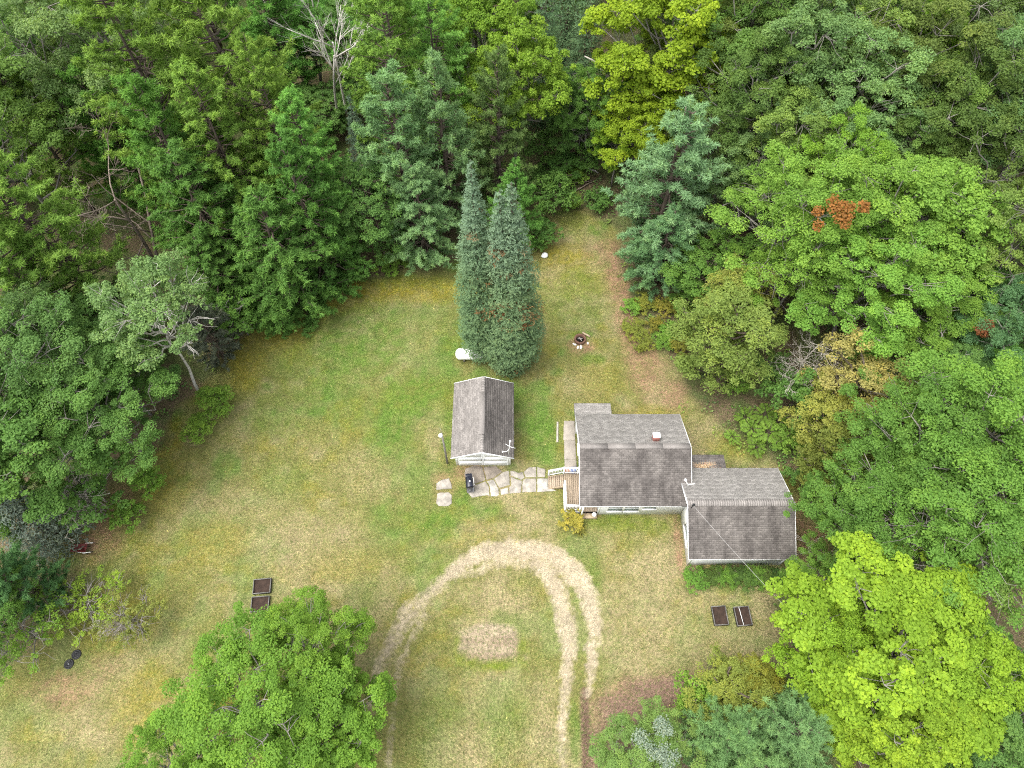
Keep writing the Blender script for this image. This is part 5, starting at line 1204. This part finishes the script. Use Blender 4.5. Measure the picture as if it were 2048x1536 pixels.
for i, (px, py, h, R, col, lab) in enumerate(bushes):
    tree('shrub', ('shrub_a', 'shrub_b')[i % 2], at(px, py, h * .5), h, R, col, lab, 'shrub', 'shrubs round the lawn')
rb = random.Random(12)
for i in range(11):
    px, py = 1262 + (i % 4) * 34 + rb.uniform(-10, 10), 612 + (i // 4) * 40 + rb.uniform(-10, 10)
    px += (i // 4) * 16
    tree('low_shrub', ('shrub_b', 'shrub_a')[i % 2], at(px, py, .4), rb.uniform(.7, 1.1), rb.uniform(.75, 1.1), 'shrub_yellow' if i % 3 else 'shrub_lime', 'low yellow green shrub in the thicket left of the yellow cedar', 'shrub', 'thicket left of the cedar', jit=.15)
for i in range(9):
    tree('bedding_plant', ('shrub_b', 'shrub_a')[i % 2], (12.85 + i * .72 + rb.uniform(-.1, .1), 13.15 + rb.uniform(-.25, .15)), rb.uniform(.55, .8), rb.uniform(.62, .85), (0.083, 0.147, 0.033) if i % 3 else (0.132, 0.246, 0.039), 'green leafy plant in the bed under the wing front wall', 'plant', 'plants along the wing front', jit=.15)
tree('hydrangea', 'shrub_b', at(1143, 1040, .4), 1.0, .85, (0.354, 0.319, 0.059), 'yellowing rounded shrub at the deck corner', 'shrub')
# tall weeds with big compound leaves behind the wing
def fan_plant(name, seed, h, R, n_leaf, leaflets, ls):
    rng = np.random.default_rng(seed); ch = []; P = []; N = []; Tn = []; L = []
    for i in range(n_leaf):
        ph = i * 2.4 + rng.uniform(-.3, .3); o = np.array((math.cos(ph), math.sin(ph), 0)); b = np.array((0, 0, h * rng.uniform(.55, .95))); ln = R * rng.uniform(.7, 1.1)
        tip = b + o * ln + UP * (.12 * ln); ch.append((np.stack([np.array((0, 0, h * .3)), b + o * ln * .3, tip]), np.array((.02, .015, .006))))
        for k in range(leaflets):
            s = .25 + .75 * k / (leaflets - 1)
            for sg in (-1, 1):
                lat = np.array((-o[1], o[0], 0)) * sg; d = unit(lat + o * .45 - UP * .15); q = b + o * ln * s + UP * .12 * ln * s * s
                l = ls * (1.15 - .5 * abs(s - .5)); P.append(q + d * l * .5); N.append(UP + rng.normal(size=3) * .25); Tn.append(d); L.append(l)
    P = np.array(P); V = leaf_quads(rng, P, np.array(N), np.array(L), .34, .12, np.array(Tn))
    ch.append((np.array([(0, 0, -.05), (0, 0, h * .5), (0, 0, h * .9)]), np.array((.03, .025, .015))))
    return wood_mesh(name + '_stem', ch), crown_mesh(name + '_leaf', V, np.clip(.5 + rng.uniform(-.2, .2, len(P)), 0, 1))
fp = fan_plant('sumac', 77, 1.3, 1.0, 11, 8, .34)
for i, (px, py, s) in enumerate([(1465, 872, .7), (1502, 860, 1.0), (1535, 868, 1.1), (1512, 893, .9), (1555, 845, 1.0), (1570, 880, .9), (1490, 835, .9), (1530, 830, 1.0), (1600, 860, .8)]):
    o = thing('sumac', 'light green sumac with feathered leaves behind the wing', 'plant', (*at(px, py, .8)[:2], 0), rb.uniform(0, 6), 'sumac plants behind the wing'); o.scale = (s, s, s)
    link('stem', fp[0], M['bark_brown'], o); cl = link('foliage', fp[1], M['leaf'], o); f = rb.uniform(.85, 1.15); cl.color = (.135 * f, .225 * f, .035 * f, 1)
dl = MB()
rd = np.random.default_rng(9); n = 90; ph = rd.uniform(0, 6.28, n); ln = rd.uniform(.35, .75, n)
o3 = np.stack([np.cos(ph), np.sin(ph), 0 * ph], 1); V = leaf_quads(rd, o3 * (ln * .5)[:, None] + UP * .22, UP - o3 * .5, ln, .07, .25, o3 + UP * .35)
o = thing('daylily', 'arching yellow green lily clump beside the yellowing shrub', 'plant', (*at(1160, 1060, .15)[:2], 0)); cl = link('foliage', crown_mesh('daylily_leaf', V, np.clip(.5 + rd.uniform(-.3, .3, n), 0, 1)), M['leaf'], o); cl.color = (.22, .22, .05, 1)

# rusty dead bough on the light oak, lichen tufts on the low tree
def puff(seed, c, R, n, leaf, up=.8):
    rng = np.random.default_rng(seed); cs = c + rng.normal(size=(max(3, n // 90), 3)) * np.array(R) * .5; id_ = rng.integers(0, len(cs), n); v = unit(rng.normal(size=(n, 3)))
    P = cs[id_] + v * (rng.random(n) ** .4)[:, None] * .42; return leaf_quads(rng, P, v * .5 + UP * up + rng.normal(size=(n, 3)) * .4, leaf * rng.uniform(.7, 1.3, n), .6), np.clip(.5 + rng.uniform(-.3, .3, n), 0, 1)
def bough(tree_o, px, py, z, R, n, col, name, label, seed, leaf=.2):
    V, tn = puff(seed, at(px, py, z), R, n, leaf); V = V - np.array(tree_o.location); V = V / np.array(tree_o.scale)
    a = -tree_o.rotation_euler[2]; V = np.stack([V[:, 0] * math.cos(a) - V[:, 1] * math.sin(a), V[:, 0] * math.sin(a) + V[:, 1] * math.cos(a), V[:, 2]], 1)
    o = link(name, crown_mesh(name, V, tn), M['leaf'], tree_o); o.color = (*col, 1); o['label'] = label; o['kind'] = 'stuff'
bough(lo, 1700, 425, 14.7, (2.3, 1.0, .5), 1300, (.27, .125, .036), 'dead_bough', 'rust brown dead bough', 31)
byl = {o.get('label'): o for o in bpy.data.objects if o.get('label')}
bough(byl['dark blue green oak east of the leaning trunk'], 1968, 655, 8.5, (.8, .6, .4), 420, (.20, .08, .035), 'dead_bough', 'small rust brown dead bough', 32)
lt_ = byl['spreading low tree tufted with grey lichen by the drive']
for k, (px, py) in enumerate(((1330, 1452), (1315, 1500), (1285, 1480), (1340, 1520))):
    bough(lt_, px, py, 5.2, (.5, .45, .2), 560, (.24, .30, .235), 'lichen_tuft', 'pale grey green lichened twigs', 40 + k, .11)

# bare and dead trees
def dead(name, me, pos, label, mat, rot=0., sc=1., group=None, tilt=(0, 0)):
    o = thing(name, label, 'dead tree', (float(pos[0]), float(pos[1]), 0), rot, group); o.rotation_euler = (tilt[0], tilt[1], rot); o.scale = (sc, sc, sc)
    link('trunk', me, M[mat], o); return o
sn1 = bare_tree('snag_a', 51, 15, .42, 2, 3, .15, 4, .85, .34, .5, .07); sn2 = bare_tree('snag_b', 56, 17, .26, 3, 2, .12, 3, 1.2, .40, .9, .05)
dead('birch_snag', sn1, at(690, 262), 'bleached double stemmed birch snag with spreading bare limbs', 'bark_bleached', .3)
dead('birch_snag', sn2, at(628, 175, 0), 'slender bleached birch snag left of the spreading one', 'bark_bleached', 1.4)
dead('bare_tree', bare_tree('bare_brown', 53, 12.5, .62, 2, 4, .17, 4, .55, .3, .5, .11), at(205, 395, 10), 'bare brown branching tree among the bright pines', 'bark_dead_brown', .6, 1.15)
dead('bare_tree', bare_tree('bare_grey', 54, 8, .65, 2, 4, .10, 4, .45, .3, .4, .12), at(1600, 770, 0), 'bare grey limbs hanging between the light oaks and cedars', 'bark_dead', 2.0)
tw = bare_tree('twiggy', 55, 3.2, .8, 4, 3, .045, 5, .35, .15, .3, .10)
for px, py, lab, sc, mat, z in ((65, 1195, 'dry grey brush heap of bare twigs at the wood edge', 1.0, 'bark_dead', 1), (145, 975, 'bare white twigs rising from the young tree', 1.8, 'bark_bleached', 4), (1790, 1075, 'bare grey twigs between the green oaks and lime maple', 2.6, 'bark_dead', 7),
                                (1990, 620, 'bare pale twigs of a dead tree in the dark corner', 2.4, 'bark_dead', 6), (230, 1250, 'bare grey twigs beside the low ragged apple tree', .8, 'bark_dead', 1)):
    dead('bare_sapling', tw, at(px, py, z), lab, mat, px * .1, sc)
m = MB(); rr = np.random.default_rng(70); m.tube(curve(rr, (0, 0, -.1), (.1, .1, 8.6), 6, 0, .01), np.array((.42, .40, .38, .36, .34, .20)), 10)
sg = thing('broken_trunk', 'thick splintered dead trunk with one long bare limb', 'dead tree', (*at(1250, 262, 4)[:2], 0)); m.build('trunk', M['bark_dead_brown'], sg, smooth=True)
m = MB(); m.tube(curve(rr, (0, 0, 7.2), (-4.4, .9, 11.2), 7, .04, .02), np.linspace(.19, .05, 7), 7); m.build('limb', M['bark_dead'], sg, smooth=True)
for k in range(5):
    m = MB(); a = k * 1.3; m.tube([(.22 * math.cos(a), .22 * math.sin(a), 8.2), (.26 * math.cos(a), .26 * math.sin(a), 9.0 + .3 * (k % 3))], [.09, .01], 5); m.build('splinter', M['bark_dead'], sg)
m = MB(); m.tube(curve(rr, (0, 0, -.1), (3.6, 1.6, 7.5), 6, .03, .01), np.linspace(.34, .2, 6), 9)
lt2 = thing('leaning_trunk', 'thick brown leaning trunk under the light green oaks', 'dead tree', (*at(1905, 640, 0)[:2], 0)); m.build('trunk', M['bark_dead_brown'], lt2, smooth=True)

# wood beyond: trees that close the gaps between the named ones
rf = random.Random(77); placed = [(o.location.x, o.location.y) for o in bpy.data.objects if o.get('category') == 'tree']
cand = 0; fill = 0
while cand < 5000 and fill < 62:
    cand += 1
    x = rf.uniform(-62, 62); y = rf.uniform(14, 84)
    if abs(x) > 16 + .72 * y + 3: continue
    d = float(poly_sd(np.array([x]), np.array([y]), CLEARING)[0])
    if (-25 < x < -12 and 48 < y < 64) or (-38 < x < -20 and 32 < y < 46): continue
    if d < 4.0 or (x > 0 and y < 24 and x < 24): continue
    if min(math.hypot(x - a, y - b) for a, b in placed) < 4.3: continue
    placed.append((x, y)); fill += 1
    s = rf.random()
    if x > 12:
        key = rf.choice(ok); h = rf.uniform(13, 17); R = rf.uniform(4.2, 5.2); col = rf.choice(('oak', 'oak_grey', 'mid')); lab = 'mid green oak filling the wood east of the clearing'; nm = 'oak_tree'; grp = 'oaks filling the eastern wood'
    elif s < .55:
        key = rf.choice(('pine_a', 'pine_b', 'pine_c')); h = rf.uniform(14, 18); R = rf.uniform(3.8, 4.8); col = rf.choice(('pine_dark', 'pine_mid')); lab = 'dark green pine filling the wood behind the clearing'; nm = 'pine_tree'; grp = 'pines filling the northern wood'
    else:
        key = rf.choice(('oak_a', 'oak_c', 'oak_b')); h = rf.uniform(11, 15); R = rf.uniform(3.8, 4.8); col = rf.choice(('oak', 'dark', 'mid')); lab = 'dark green leafy tree filling the wood behind the clearing'; nm = 'leafy_tree'; grp = 'leafy trees filling the northern wood'
    if d < 7: h *= .7
    tree(nm, key, (x, y), h, R, col, lab, 'tree', grp, jit=.15)

# undergrowth: the leafy floor of the wood
ru = np.random.default_rng(90); n = 9000
x = ru.uniform(-60, 60, n); y = ru.uniform(0, 85, n); d = poly_sd(x, y, CLEARING) + (fbm(x * .5, y * .5, 3, 4) - .5) * 2.2
k = (d > -.6) & (np.abs(x) < 18 + .75 * y + 4) & free(x, y) & (ru.random(n) < np.interp(fbm(x * .35, y * .35, 71, 3), (.35, .6), (.25, 1.0))) & (ru.random(n) < np.interp(d, (0, 1.5, 14, 30), (.5, 1, .8, .35)))
k &= ~((x > 19) & (x < 23) & (y > 13) & (y < 18.5))
x, y, d = x[k], y[k], d[k]; nc = len(x); hh = ru.uniform(.15, .9, nc) * np.interp(d, (-.6, 2), (.35, 1)); rr_ = ru.uniform(.3, .75, nc)
cnt = 16; id_ = np.repeat(np.arange(nc), cnt); m_ = len(id_); a = ru.uniform(0, 6.28, m_); q = np.sqrt(ru.random(m_)) * rr_[id_]
P = np.stack([x[id_] + q * np.cos(a), y[id_] + q * np.sin(a), hh[id_] * (1 - .5 * (q / rr_[id_]) ** 2) * ru.uniform(.4, 1.0, m_) + .02], 1)
V = leaf_quads(ru, P, UP + ru.normal(size=(m_, 3)) * .4, ru.uniform(.12, .28, m_), .65)
base = np.array([(.075, .145, .032), (.10, .19, .038), (.145, .215, .042), (.08, .13, .042)])[ru.integers(0, 4, nc)]
edge = np.interp(d, (-.6, 1.2), (1, 0))[:, None]; base = base * (1 - edge * .6) + np.array((.17, .185, .03)) * edge * .6
uc = base[id_] * ru.uniform(.65, 1.35, (m_, 1))
t = NT('undergrowth'); b = t.principled(t.attr('tint', 'Color'), .7, None, .2); M['undergrowth'] = t.done(b)
tag(link('undergrowth', make_mesh('undergrowth', V, np.arange(4 * m_).reshape(-1, 4), {'tint': np.repeat(uc, 4, 0)}), M['undergrowth']), 'low leafy undergrowth covering the floor of the wood', 'undergrowth', kind='stuff')
